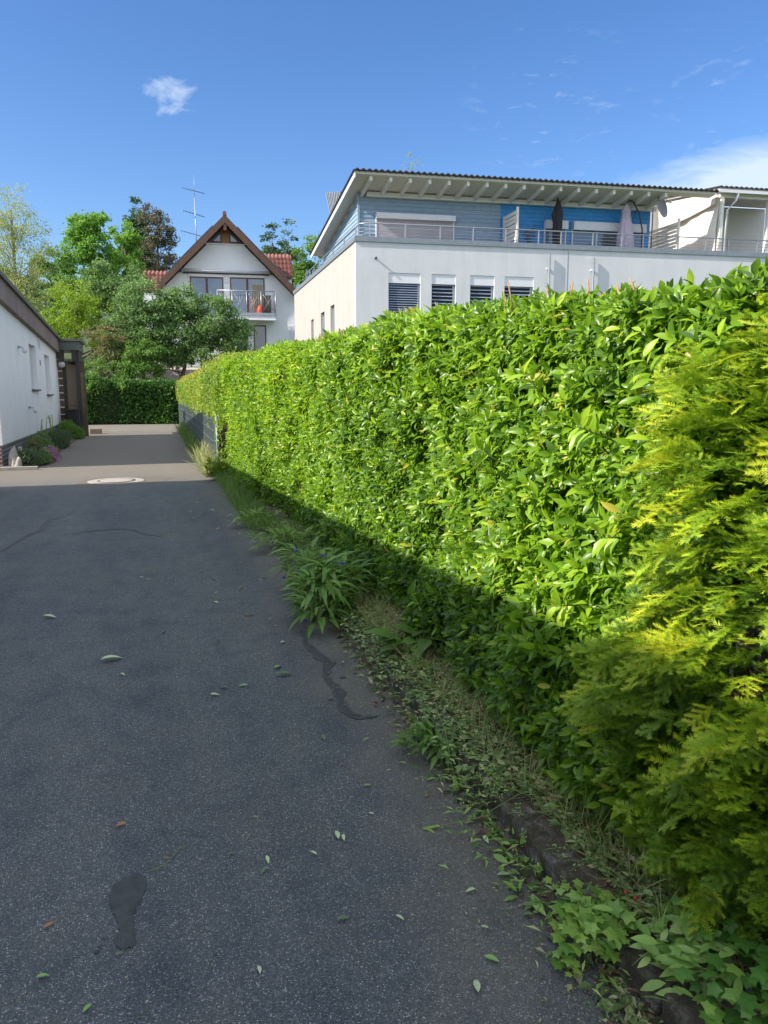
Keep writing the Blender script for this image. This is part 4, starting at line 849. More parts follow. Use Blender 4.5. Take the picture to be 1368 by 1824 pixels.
# second hedge: yellow green, overhanging the steel fence
h2 = empty('hornbeam_hedge', (1.9, 26, 0), 'yellow green hedge with reddish tips overhanging the steel mesh fence', 'hedge')
def s_h2(n):
    y = 13.6 + (39 - 13.6) * rng.random(n) ** 1.6; u = rng.random(n)
    P = np.zeros((n, 3)); Nn = np.zeros((n, 3))
    a = u < .55; b = (u >= .55) & (u < .95); c = u >= .95
    P[a, 0] = 1.0 + rng.random(a.sum()) * .3; P[a, 2] = 1.02 + 1.1 * rng.random(a.sum()); Nn[a] = [-1, 0, .2]
    P[b, 0] = rng.uniform(1.05, 2.5, b.sum()); P[b, 2] = 2.12 + rng.random(b.sum()) * .14; Nn[b] = [-.2, 0, 1]
    P[c, 0] = rng.uniform(.99, 1.1, c.sum()); P[c, 2] = 1.08 - .75 * rng.random(c.sum()) ** 2.2; Nn[c] = [-1, 0, 0]
    P[:, 1] = y; k = smooth_noise(P, 1.6, 8); P[:, 0] -= np.where(a, k * .07 + .10 * np.sin((P[:, 2] - 1.0) * 2.6), 0); P[:, 2] += np.where(b, k * .05, 0) + .004 * (y - 14)
    e = P[:, 0] < 1.3; P[:, 2] -= np.where(e & b, (1.3 - P[:, 0]) ** 2 * 3.2, 0); return P, Nn
box_hedge(h2, s_h2, 30000, .062, M_hedge2, T_small(.55), lambda n, p: np.clip(.42 + rnd(n) * .16 + smooth_noise(p, 1.5, 9) * .12 + (p[:, 2] > 2.02) * rng.random(n) * .5, 0, 1), droop=.35)
MB().box(1.34, 2.4, 14.2, 38.8, 0.02, 1.95).build('shade_core', M_core, h2)
# upright shoots on its top
n = 420; yy = rng.uniform(13.6, 24, n); bx = rng.uniform(1.1, 1.9, n); p0 = np.stack([bx, yy, np.full(n, 2.15)], 1); k = 9
pos = np.repeat(p0, k, 0); hgt = np.tile(np.linspace(0, .22, k), n) * np.repeat(rng.uniform(.3, 1.2, n), k); pos[:, 2] += hgt
cloud('shoots', T_small(.5), pos, rnd(n * k, 3) + [0, 0, .9], rnd(n * k, 3), .05 * rng.uniform(.6, 1.2, n * k), np.clip(.6 + rnd(n * k) * .3, 0, 1), M_hedge2, h2, smooth=False)
# ---- the big laurel hedge
BUMP = 0
LH = empty('laurel_hedge', (2.2, 8, 0), 'tall glossy green laurel hedge running along the right side of the drive', 'hedge')
Y0, Y1 = 1.75, 13.7
def hx(y): return 1.545 - .44 * np.clip((y - 6.5) / 7.0, 0, 1) ** 1.2
def ht(y): return np.interp(y, [1.5, 2.4, 3.2, 5, 9, 13.7], [1.91, 1.955, 2.045, 2.115, 2.165, 2.18])
BACK = 2.75
def hedge_surface(n, ymin, ymax, layer):
    """points on face / top / rounded shoulder / far end with outward normals"""
    y = rng.uniform(ymin, ymax, n); u = rng.random(n); P = np.zeros((n, 3)); Nn = np.zeros((n, 3))
    fx = hx(y); h = ht(y); r = .16
    face = u < .62; sh = (u >= .62) & (u < .72); top = u >= .72
    P[face] = np.stack([fx, y, .03 + (h - r - .03) * rng.random(n) ** 1.0], 1)[face]; Nn[face] = [-1, 0, .12]
    q = rng.random(n) * math.pi / 2
    P[sh] = np.stack([fx + r - r * np.cos(q), y, h - r + r * np.sin(q)], 1)[sh]; Nn[sh] = np.stack([-np.cos(q), 0 * q, np.sin(q)], 1)[sh]
    P[top] = np.stack([fx + r + (BACK - fx - r) * rng.random(n) ** 1.3, y, h], 1)[top]; Nn[top] = [0, 0, 1]
    bl = smooth_noise(P, 1.9, 21) * .04 + smooth_noise(P, 5.5, 22) * .028
    lowin = np.clip((.15 - P[:, 2]) / .15, 0, 1) * .04      # tucked in towards the ground
    bl = np.where(Nn[:, 2] > .8, bl * .45, bl); P += Nn * (bl - layer)[:, None]; P[:, 0] += lowin * (face) - np.where(face & (y < 7.5), .10 * np.clip((.85 - P[:, 2]) / .5, 0, 1) * np.clip((7.5 - y) / 1.5, 0, 1), 0)
    P[:, 2] = np.maximum(P[:, 2], .04); return P, Nn
def shoots(n, ymin, ymax, leaf, per, tm, name, layer0=.0, layer1=.12):
    P, Nn = hedge_surface(n, ymin, ymax, rng.uniform(layer0, layer1, n))
    ax = unit(Nn * .9 + rnd(n, 3) * .36 + np.array([-.05, -.05, .38]))
    a = unit(np.cross(ax, rnd(n, 3))); b = np.cross(ax, a)
    k = np.arange(per); ang = k * 2.4; L_ = leaf * 1.05
    back = (np.linspace(-.75, .15, per)) * L_
    open_ = np.linspace(1.35, .45, per)                # older leaves open wider
    ca, sa = np.cos(ang)[None, :, None], np.sin(ang)[None, :, None]
    rad = a[:, None, :] * ca + b[:, None, :] * sa
    op = (open_[None, :] + rnd(n, per) * .22)[:, :, None]
    D = ax[:, None, :] * np.cos(op) + rad * np.sin(op); D = D + rnd(n, per, 3) * .16; D[:, :, 2] -= .10
    N2 = ax[:, None, :] * np.sin(op) - rad * np.cos(op) + rnd(n, per, 3) * .22 + np.array([0, 0, .35])
    pos = P[:, None, :] + ax[:, None, :] * back[None, :, None] + rad * .004
    sc = leaf * rng.uniform(.55, 1.3, (n, per)) * rng.uniform(.8, 1.2, (n, 1)) * np.linspace(1.1, .72, per)[None]
    young = (rng.random(n) < .30) * rng.uniform(.1, .38, n)
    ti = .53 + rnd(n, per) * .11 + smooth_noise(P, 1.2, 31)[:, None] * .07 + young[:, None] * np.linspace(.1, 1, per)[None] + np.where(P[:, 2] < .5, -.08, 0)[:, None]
    ti = np.where(rng.random((n, per)) < .006, 1.0, ti)
    cloud(name, tm, pos.reshape(-1, 3), D.reshape(-1, 3), N2.reshape(-1, 3), sc.ravel(), ti.ravel(), M_laurel, LH)
    return P, ax
TL = T_leaf(.40, .08, .13)
P1, A1 = shoots(7200, Y0, 4.6, .067, 8, TL, 'foliage')
P1b, A1b = shoots(6600, 4.6, 8.2, .066, 7, TL, 'foliage')
T_mid = T_leaf(.40, .08, .10)
P2, A2 = shoots(7600, 8.2, Y1, .070, 6, T_small(.42, .1), 'foliage')
shoots(3400, Y0, 8, .078, 5, T_small(.42, .1), 'foliage', .12, .30)
# near end of the hedge, turning behind the yew, and its back upper edge
def end_shoots(n):
    x = rng.uniform(1.62, BACK, n); z = rng.uniform(.15, 1.9, n); P = np.stack([x, Y0 + smooth_noise(np.stack([x, x * 0, z], 1), 3, 5) * .05, z], 1); ax = unit(np.array([-.15, -1, .35]) + rnd(n, 3) * .4); per = 7
    rad = unit(np.cross(np.repeat(ax, per, 0), rnd(n * per, 3))); op = np.tile(np.linspace(1.3, .5, per), n)[:, None]; axr = np.repeat(ax, per, 0)
    cloud('foliage', TL, np.repeat(P, per, 0) + axr * np.tile(np.linspace(-.06, .01, per), n)[:, None], axr * np.cos(op) + rad * np.sin(op), axr * np.sin(op) - rad * np.cos(op) + [0, 0, .3], .086 * rng.uniform(.7, 1.2, n * per), .45 + rnd(n * per) * .14, M_laurel, LH)
end_shoots(620)
# long free shoots that the shears missed
lsp = [((2.38, 2.62, 1.98), (.1, .1, 1), .12), ((1.5, 2.75, 1.6), (-.8, -.2, .7), .12), ((1.5, 2.3, 1.45), (-1, -.3, .3), .13), ((1.55, 2.2, 1.1), (-.9, -.4, .1), .14), ((1.5, 3.2, 1.3), (-1, .1, .6), .10), ((1.5, 2.4, .8), (-1, -.2, .1), .12), ((1.58, 2.1, 1.62), (-.9, -.5, .7), .16)]
for p, d, l in lsp:
    p = Vector(p); d = Vector(d).normalized(); pp, dd, nn2 = [], [], []
    sh_ = MB().tube([p - d * .15, p, p + d * l], [.004, .0035, .0015], 5).build('shoot', M_stem, LH)
    for i in range(9):
        q = p + d * (l * (i + 1) / 9); s_ = 1 if i % 2 else -1; sd = d.cross(Vector((.3, 1, .2))).normalized() * s_
        pp.append(q); dd.append(d * .75 + sd + Vector(rng.normal(size=3) * .2)); nn2.append(Vector((-.5, -.3, 1)) + Vector(rng.normal(size=3) * .3))
    cloud('shoot_leaves', TL, np.array(pp), np.array(dd), np.array(nn2), .085 * rng.uniform(.7, 1.1, len(pp)), rng.uniform(.6, .95, len(pp)), M_laurel, sh_)
# cut stubs along the clipped top, twigs inside
m = MB()
for _ in range(170):
    y = rng.uniform(2.0, 9); x = rng.uniform(hx(y) + .05, BACK - .3); z = ht(y) - .02; d = Vector((rng.normal() * .3, rng.normal() * .3, 1)).normalized(); l = rng.uniform(.04, .10); r_ = rng.uniform(.002, .0045)
    m.tube([Vector((x, y, z - .05)), Vector((x, y, z)) + d * l], [r_ * 1.2, r_], 5)
m.build('cut_stubs', M_cutwood, LH, kind='stuff')
m = MB()
for _ in range(700):
    y = rng.uniform(1.9, 9); z = rng.uniform(.1, 1.6); x = hx(y) + .32; q = Vector((x - .24, y + rng.normal() * .12, z + rng.uniform(.02, .15))); m.tube([Vector((x, y, z)), q], [.006, .002], 4, False)
m.build('twigs', M_bark, LH, kind='stuff')
# dark core added to block light and darken gaps: displaced sheet well behind the leaves
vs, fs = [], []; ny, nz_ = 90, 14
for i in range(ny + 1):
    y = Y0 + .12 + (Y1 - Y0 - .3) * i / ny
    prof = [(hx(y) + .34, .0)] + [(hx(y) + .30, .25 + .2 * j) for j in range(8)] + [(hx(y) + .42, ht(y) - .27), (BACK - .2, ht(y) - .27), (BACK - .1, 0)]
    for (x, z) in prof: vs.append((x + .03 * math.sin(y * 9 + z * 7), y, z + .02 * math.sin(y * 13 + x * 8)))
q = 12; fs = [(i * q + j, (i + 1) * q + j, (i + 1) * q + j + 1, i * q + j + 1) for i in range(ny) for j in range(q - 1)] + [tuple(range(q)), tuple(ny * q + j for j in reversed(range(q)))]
m = MB(); m.add(vs, fs); m.build('shade_core', M_core, LH)

# ================================================================ YEW
YC = np.array([2.02, 1.50, 0.]); YR = [(0.02, .46), (.12, .57), (.35, .70), (.6, .77), (.9, .78), (1.15, .75), (1.4, .70), (1.6, .64), (1.74, .55), (1.84, .40), (1.91, .15)]
yz, yr = zip(*YR)
yew = empty('yew_bush', tuple(YC), 'dense golden green yew bush standing in front of the near end of the laurel hedge', 'bush')
def spray(r, L_, npairs, nl, seed):
    """one twig in the xy plane from origin along +y; returns triangles (needles)"""
    rg = np.random.default_rng(seed); V, T = [], []
    tipz = rg.uniform(-.02, .02)
    for i in range(npairs):
        u = (i + .5) / npairs; y = L_ * u; ln = nl * (1.0 - .55 * max(0, u - .6) / .4) * rg.uniform(.85, 1.15)
        for s_ in (-1, 1):
            a = R(62 - 25 * u) + rg.normal() * .12; dz = .25 + rg.normal() * .15
            d = np.array([s_ * math.sin(a), math.cos(a), dz]); d /= np.linalg.norm(d); wv = np.array([math.cos(a) * s_ * -1, math.sin(a), 0]) * .0019
            p = np.array([0, y, tipz * u]); V += [p - wv, p + wv, p + d * ln]; T += [u] * 3
    return V, T
def branch_template(seed, LN=.155, nsub=8):
    rg = np.random.default_rng(seed); V, T = [], []
    def put(v, t, org_, ang, tilt, t0):
        c, s = math.cos(ang), math.sin(ang)
        for p, q in zip(v, t):
            x, y, z = p; x2 = c * x + s * y; y2 = -s * x + c * y; V.append((org_[0] + x2, org_[1] + y2, org_[2] + z + tilt * math.hypot(x2, y2))); T.append(t0 + .30 * q)
    v, t = spray(rg, LN, 26, .019, seed); put(v, t, (0, 0, 0), 0, 0, 0)
    for i in range(nsub):
        u = (i + .6) / (nsub + .5); s_ = 1 if i % 2 else -1; l = LN * (.52 - .34 * u) * rg.uniform(.8, 1.2)
        v, t = spray(rg, l, max(6, int(l / .0048)), .019, seed * 10 + i); put(v, t, (0, LN * u, 0), s_ * R(48 + rg.normal() * 8), rg.uniform(-.05, .25), .10)
    V = np.array(V); V[:, 2] -= 1.2 * V[:, 1] ** 2
    return V, T
def yew_part(n, seed, thmin, thmax, zlo, zhi, lay):
    V, T = branch_template(seed); tm = (V, [np.arange(len(V)).reshape(-1, 3)])
    z = rng.uniform(zlo, zhi, n); th = rng.uniform(thmin, thmax, n); r = np.interp(z, yz, yr)
    P = np.stack([np.cos(th), np.sin(th), z * 0], 1)
    bump = smooth_noise(np.stack([P[:, 0], P[:, 1], z * 1.6], 1), 3.6, 45) * .045 + smooth_noise(np.stack([P[:, 0], P[:, 1], z], 1), 8.0, 42) * .035
    dep = rng.random(n) ** 1.2; rr = r + bump - lay * dep - .05
    base = YC + np.stack([np.cos(th) * rr, np.sin(th) * rr, z], 1); base[:, 2] = np.maximum(base[:, 2], .06)
    hfac = np.clip(z / 2, 0, 1)
    D = P * 1.0 + rnd(n, 3) * .42 + np.stack([z * 0, z * 0, -.15 + .6 * hfac ** 2], 1)
    Nn = P * .25 + rnd(n, 3) * .35 + [0, 0, 1]
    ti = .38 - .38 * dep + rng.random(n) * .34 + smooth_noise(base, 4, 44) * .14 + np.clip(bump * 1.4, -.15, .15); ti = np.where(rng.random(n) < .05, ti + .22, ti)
    cloud('foliage', tm, base, D, Nn, rng.uniform(.5, .95, n), ti, M_yew, yew, tv=np.array(T) * .8, smooth=False)
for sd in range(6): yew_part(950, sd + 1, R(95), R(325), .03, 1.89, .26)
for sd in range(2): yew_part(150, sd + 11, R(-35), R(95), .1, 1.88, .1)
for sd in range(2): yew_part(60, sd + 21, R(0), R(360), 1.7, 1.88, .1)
m = MB(); m.lathe(tuple(YC), [(max(.05, r - .30), z - (.1 if z > 1.5 else 0)) for z, r in YR], 28, lambda q, z: 1 + .08 * math.sin(5 * q + 6 * z)); m.build('shade_core', M_core, yew)
m = MB()
for _ in range(150):
    th = rng.uniform(R(95), R(325)); z = rng.uniform(.15, 1.8); r = np.interp(z, yz, yr); a = YC + [math.cos(th) * (r - .40), math.sin(th) * (r - .40), z - .06]; b_ = YC + [math.cos(th + .08) * (r - .2), math.sin(th + .08) * (r - .2), z]
    m.tube([a, b_], [.006, .002], 4, False)
m.build('branches', plain('reddish bark', (.16, .09, .05), .9, .3, 20), yew)

# ================================================================ STEEL FENCE
FX = .97
fn = empty('steel_fence', (.97, 26, 0), 'grey steel mesh fence with privacy strips under the overhanging hedge', 'fence')
M_fence = plain('grey green steel', (.16, .20, .20), .5, .12, 10, metal=.3); M_strip = plain('privacy strip', (.13, .165, .17), .7, .15, 3)
first = None
for i in range(10):
    y0 = 14.1 + i * 2.5
    if first is None:
        m = MB()
        for k in range(49): m.box(FX - .005, FX + .001, y0 + .05 + k * .05, y0 + .056 + k * .05, .04, 1.12)
        for z in (.08, .3, .5, .7, .9, 1.1): m.box(FX - .014, FX - .006, y0 + .03, y0 + 2.47, z, z + .008).box(FX + .002, FX + .010, y0 + .03, y0 + 2.47, z, z + .008)
        first = m.build('fence_panel', M_fence, fn); p_ = MB().tube([(FX + .05, y0, 0), (FX + .05, y0, 1.18)], .03, 8).build('fence_post', M_fence, fn)
        ms = MB()
        for k in range(48): ms.box(FX + .011, FX + .014, y0 + .06 + k * .05, y0 + .095 + k * .05, .06, 1.08)
        s1_ = ms.build('privacy_strip', M_strip, fn)
    else:
        for o_ in (first, p_, s1_):
            c = o_.copy(); COL.objects.link(c); c.location = (0, 2.5 * i, 0)

# ================================================================ BUNGALOW BED
def shrub(name, label, c, r, h, n, size, mat, cat='shrub', tm=None, up=.6, core=True, group=None, spread=.5):
    root = empty(name, c, label, cat, group); c = np.array(c); d = unit(rnd(n, 3)); d[:, 2] = np.abs(d[:, 2]); bl = 1 + smooth_noise(d, 3.5, int(abs(c[0] * 10 + c[1] * 7)) % 99) * .14
    pos = c + d * np.array([r[0], r[1], h]) * (bl * rng.uniform(.72, 1.02, n))[:, None]
    cloud('foliage', tm or T_small(.5), pos, d * 1.0 + rnd(n, 3) * spread + [0, 0, up], d + rnd(n, 3) * .5, size * rng.uniform(.6, 1.3, n), .5 + rnd(n) * .18 + smooth_noise(d, 2, 3) * .1, mat, root, smooth=False)
    if core: MB().lathe(tuple(c), [(r[0] * .72, 0), (r[0] * .7, h * .4), (r[0] * .35, h * .72)], 12, lambda q, z: r[1] / r[0] + (1 - r[1] / r[0]) * abs(math.cos(q))).build('shade_core', M_core, root)
    return root
shrub('low_shrub', 'dark green low shrub against the brick plinth behind the pink flowers', (-2.9, 20.6, .02), (.34, .9, 0), .52, 2600, .06, M_t_dark)
shrub('lavender', 'grey green lavender bush midway along the bungalow bed', (-2.95, 23.6, .02), (.36, 1.3, 0), .44, 3600, .11, M_lav, up=1.6, tm=T_small(.16), spread=.25)
shrub('box_shrub', 'rounded green shrub at the far end of the bungalow bed', (-3.0, 28.2, .02), (.45, 1.0, 0), .52, 3000, .07, M_t_mid)
shrub('low_shrub', 'grey green cushion with small white flowers beside the garden stones', (-2.82, 17.9, .02), (.30, .5, 0), .36, 1800, .06, M_lav)
shrub('low_shrub', 'small dark green plant at the corner of the bed edging', (-2.55, 18.3, .02), (.16, .35, 0), .28, 900, .06, M_t_dark)
pf = shrub('pink_flowers', 'cushion of pink flowers spilling over the bed edge onto the drive', (-2.55, 18.9, .02), (.22, .7, 0), .30, 1500, .045, M_pink, 'flowers')
shrub('pink_flowers', 'faded pink flowering plant in front of the dark shrub', (-2.88, 19.3, .02), (.26, .5, 0), .52, 1500, .05, M_t_red, 'flowers')
def rock(name, label, c, r, h, seed, group=None):
    bm = bmesh.new(); bmesh.ops.create_icosphere(bm, subdivisions=3, radius=1); rr = np.random.default_rng(seed)
    for v in bm.verts:
        p = np.array(v.co)[None]; k = 1 + float(smooth_noise(p, 1.6, seed)[0]) * .16 + float(smooth_noise(p, 5, seed + 1)[0]) * .05
        v.co = Vector((v.co.x * r[0] * k, v.co.y * r[1] * k, max(-.2, v.co.z) * h * k))
    me = bpy.data.meshes.new(name); bm.to_mesh(me); bm.free(); me.materials.append(M_stone); o = link(name, me); o.location = c; return tag(o, label, 'stone', group)
rock('garden_stone', 'tall pale upright stone at the bungalow corner', (-3.02, 17.5, .05), (.09, .14, 0), .46, 3)
rock('garden_stone', 'rounded grey garden stone behind the upright pale stone', (-2.98, 18.1, .03), (.16, .25, 0), .36, 5)
rock('garden_stone', 'squat pale stone in front of the bed by the concrete edging', (-2.93, 17.35, .03), (.10, .12, 0), .22, 9)
MB().box(-3.25, -2.5, 17.0, 17.09, 0, .07).build('bed_edging', M_conc, None, bevel=.008, label='short concrete edging at the near end of the bungalow bed', cat='edging')
MB().box(-2.62, -2.2, 31.2, 31.6, 0, .2).build('planter_block', M_panel, None, bevel=.01, label='small brown block planter at the far end of the bungalow bed', cat='planter')
m = MB(); gxs = [-3.3, -3.0, -2.75, -2.55]; gys = [17.09 + i * .5 for i in range(26)]
for j, y in enumerate(gys):
    for i, x in enumerate(gxs): m.v.append((x - .02 * (y - 17) , y, .03 if i == 3 else .05 + .02 * math.sin(i * 5 + j * 2.3)))
for j in range(len(gys) - 1):
    for i in range(3): a = j * 4 + i; m.f.append((a, a + 1, a + 5, a + 4)); m.sm.append(True)
m.build('flower_bed', M_soil, kind='structure')
# flower spikes in the bed
m = MB()
for i in range(7):
    x, y = -2.9 + rng.normal() * .08, 21.6 + rng.normal() * .5; m.tube([(x, y, .4), (x + rng.normal() * .05, y, rng.uniform(.85, 1.05))], .01, 4)
m.build('seed_stalks', M_stem, None, label='thin dark upright seed stalks rising above the bungalow bed', cat='plant')

# ================================================================ VERGE PLANTS
def blades(name, label, n, box, h, mat, cat='grass', kind='stuff', lean=.5, wsc=1.0, tb=.5, z=.06):
    x = rng.uniform(box[0], box[1], n); y = rng.uniform(box[2], box[3], n); P = np.stack([x, y, np.full(n, z)], 1)
    D = rnd(n, 3) * lean + [0, 0, 1]; hh = h * rng.uniform(.35, 1.15, n)
    o = cloud(name, T_blade(), P, D, rnd(n, 3), hh, np.clip(tb + rnd(n) * .22, 0, 1), mat, None, wsc=wsc * h / hh * .5 if False else wsc, kind=kind, origin=((box[0] + box[1]) / 2, (box[2] + box[3]) / 2, 0))
    o['label'] = label; o['category'] = cat; return o
blades('dry_grass', 'tuft of long sunlit straw coloured grass leaning over the drive at the fence', 650, (.78, 1.0, 13.9, 16.4), .55, M_dry, lean=.42, wsc=1.0, tb=.75)
blades('grass', 'green grass growing along the foot of the shaded fence', 1500, (.76, .95, 18, 31), .50, M_grass, lean=.4, wsc=1.1)
blades('grass', 'grass tufts along the drive edge beside the shaded foot of the hedge', 2300, (.92, 1.25, 8.2, 13.9), .2, M_grass, lean=.6, wsc=1.4, tb=.45)
blades('grass', 'short grass and weeds in the verge by the hedge foot', 1500, (1.12, 1.6, 5.4, 8.4), .2, M_grass, lean=.8, wsc=1.2, tb=.5)
blades('dry_grass', 'matted dry grass and stems lying on the near verge', 6200, (1.26, 1.60, 1.5, 5.0), .15, M_dry, lean=2.2, wsc=1.0, tb=.58, z=.10)
blades('grass', 'fine green grass growing under the edge of the yew', 700, (1.33, 1.62, 1.45, 2.3), .13, M_grass, lean=.9, wsc=.8, tb=.55, z=.09)
blades('grass', 'thin grass growing out of the joint along the kerb', 260, (1.13, 1.19, 2.2, 5.2), .08, M_grass, lean=1.0, wsc=1.0, tb=.6, z=.0)
def leafy(name, label, c, n, ln, wd, mat, cat='plant', spread=.1, tilt=(.5, 1.25), th=(0, 6.283), tb=.5, stem=0, group=None):
    root = empty(name, c, label, cat, group); c = np.array(c); t = rng.uniform(th[0], th[1], n); el = rng.uniform(tilt[0], tilt[1], n)
    P = c + np.stack([np.cos(t) * spread * rng.random(n), np.sin(t) * spread * rng.random(n), stem * rng.random(n)], 1)
    D = np.stack([np.cos(t) * np.sin(el), np.sin(t) * np.sin(el), np.cos(el)], 1); Nn = np.stack([-np.cos(t) * np.cos(el), -np.sin(t) * np.cos(el), np.sin(el)], 1) + rnd(n, 3) * .15
    cloud('leaves', T_leaf(wd, .06, .30), P, D, Nn, ln * rng.uniform(.6, 1.15, n), np.clip(tb + rnd(n) * .16, 0, 1), mat, root); return root
# knapweed clump with violet flowers
kw = leafy('knapweed', 'leafy knapweed clump with violet flowers hanging over the drive', (1.10, 5.15, .04), 190, .15, .30, M_weed, spread=.20, stem=.34, tilt=(.5, 1.9))
c2 = leafy_pos = None
for dx, dy, nn_ in ((-.10, -.28, 110), (.06, .3, 120), (-.02, .65, 90), (.12, -.05, 100)):
    t = rng.uniform(0, 6.28, nn_); el = rng.uniform(.4, 1.6, nn_); cc = np.array([1.10 + dx, 5.15 + dy, .05])
    P = cc + np.stack([np.cos(t) * .12, np.sin(t) * .12, .3 * rng.random(nn_)], 1); D = np.stack([np.cos(t) * np.sin(el), np.sin(t) * np.sin(el), np.cos(el)], 1)
    cloud('leaves', T_leaf(.28, .06, .3), P, D, np.stack([-np.cos(t) * np.cos(el), -np.sin(t) * np.cos(el), np.sin(el)], 1), .145 * rng.uniform(.5, 1.15, nn_), np.clip(.5 + rnd(nn_) * .15, 0, 1), M_weed, kw)
def flower(par, p, r=.022, np_=12):
    P = np.tile(np.array(p), (np_ * 2, 1)) + rnd(np_ * 2, 3) * .003; t = np.linspace(0, 6.28, np_ * 2, endpoint=False); D = np.stack([np.cos(t), np.sin(t), rng.uniform(.1, .8, np_ * 2)], 1)
    cloud('flower', T_small(.35), P, D, np.array([0, 0, 1]) + rnd(np_ * 2, 3) * .2, r * rng.uniform(.8, 1.2, np_ * 2), rng.random(np_ * 2), M_violet, par, smooth=False)
for p in [(.93, 5.45, .33), (.97, 5.6, .38), (.86, 5.5, .2), (.90, 5.05, .10), (.90, 4.85, .05), (1.12, 5.3, .40), (1.2, 5.0, .40), (1.06, 6.1, .3)]:
    flower(kw, p)
    MB().tube([(1.1, 5.2, .1), ((1.1 + p[0]) / 2, (5.2 + p[1]) / 2, p[2] * .8 + .05), p], .0022, 4).build('stem', M_stem, kw)
leafy('dock_plant', 'low broad leaved weed growing over the kerb beside the wheat stem', (1.13, 2.92, .03), 190, .065, .34, M_weed, spread=.17, stem=.07, tilt=(.5, 1.7), tb=.35)
leafy('nettle', 'lobed dark green weed at the kerb under the shaded hedge', (1.42, 3.95, .08), 46, .14, .7, M_weed, spread=.18, stem=.14, tilt=(.6, 1.5), tb=.25)
leafy('hedge_seedling', 'mixed green weeds in the verge halfway along the hedge foot', (1.22, 7.4, .05), 120, .12, .35, M_weed, spread=.35, stem=.15, tilt=(.4, 1.5), tb=.55)
leafy('hedge_seedling', 'pale green weeds at the edge of the drive beyond the violet flowers', (1.08, 8.9, .04), 120, .11, .4, M_weed, spread=.30, stem=.12, tilt=(.4, 1.5), tb=.7)
leafy('hedge_seedling', 'bright sunlit weeds at the corner where the laurel meets the fence', (1.0, 14.0, .04), 240, .13, .45, M_hedge2, spread=.28, stem=.32, tilt=(.2, 1.4), tb=.4)
# cleavers with round seeds
def cleavers(c, n, label, r=.07):
    root = empty('cleavers', c, label, 'weed', 'seeded cleavers along the kerb'); m = MB(); bpos = []
    for _ in range(n):
        a = Vector(c) + Vector((rng.normal() * r, rng.normal() * r * 1.5, .0)); a.z = .10; d = Vector((rng.normal() * .5 - .3, rng.normal() * .5, rng.uniform(.25, .6))); L1 = rng.uniform(.06, .16); pts = [a, a + d * L1 * .6, a + d * L1 + Vector((-.02, 0, -.01))]; m.tube(pts, .0014, 4)
        for _ in range(10): bpos.append(np.array(a + d * L1 * rng.uniform(.4, 1)) + rng.normal(size=3) * .006)
    m.build('stems', M_stem, root, kind='stuff'); bpos = np.array(bpos); k = len(bpos)
    ov = np.array([(0, 0, 1), (1, 0, 0), (0, 1, 0), (-1, 0, 0), (0, -1, 0), (0, 0, -1)]) * 1.0; of = [np.array([(0, 1, 2), (0, 2, 3), (0, 3, 4), (0, 4, 1), (5, 2, 1), (5, 3, 2), (5, 4, 3), (5, 1, 4)])]
    cloud('seeds', (ov, of), bpos, rnd(k, 3), rnd(k, 3), .0035 * rng.uniform(.7, 1.3, k), .75 + rnd(k) * .15, M_cut, root, kind='stuff'); return root
cleavers((1.32, 3.6, .09), 26, 'pale seeded cleavers over the kerb under the hedge'); cleavers((1.30, 2.85, .09), 24, 'pale seeded cleavers beside the broad leaved weed'); cleavers((1.18, 2.38, .09), 20, 'pale seeded cleavers by the crossed wheat stems', .06); cleavers((1.26, 1.9, .09), 16, 'pale seeded cleavers beside the mossy kerb', .07)
# wheat stems
def wheat(pts, label, ear=.055):
    r = empty('wheat_stem', pts[0], label, 'wheat', 'cut wheat stems'); MB().tube(pts, .0019, 5).build('stalk', M_stem, r)
    a, b = Vector(pts[0]), Vector(pts[1]); d = (a - b).normalized(); n = 26; u = np.linspace(0, 1, n); P = np.array(a)[None] + np.array(d)[None] * (u * ear)[:, None]
    sd = np.array(d.cross(Vector((0, 0, 1))).normalized()); s_ = np.where(np.arange(n) % 2, 1, -1)[:, None]
    cloud('ear', T_leaf(.5, .1, 0), P, np.array(d)[None] * 1.2 + sd * s_ * .7 + [0, 0, .2], np.tile([0, 0, 1.], (n, 1)), .014, .6 + rnd(n) * .1, M_cut, r)
wheat([(.93, 2.36, .012), (1.08, 2.34, .03), (1.22, 2.31, .115), (1.34, 2.33, .12)], 'cut wheat ear lying across the kerb onto the drive')
wheat([(1.09, 2.62, .05), (1.12, 2.8, .17), (1.15, 2.95, .16)], 'upright wheat ear hanging over the low broad leaved weed')
m = MB(); m.tube([(1.22, 2.37, .11), (1.38, 2.12, .10), (1.47, 1.9, .10), (1.47, 1.7, .11), (1.46, 1.48, .11)], [.003, .0028, .0026, .0024, .002], 6); m.build('long_grass_stem', M_stem, None, label='long grey green stem lying from the wheat to the stones under the yew', cat='stem')
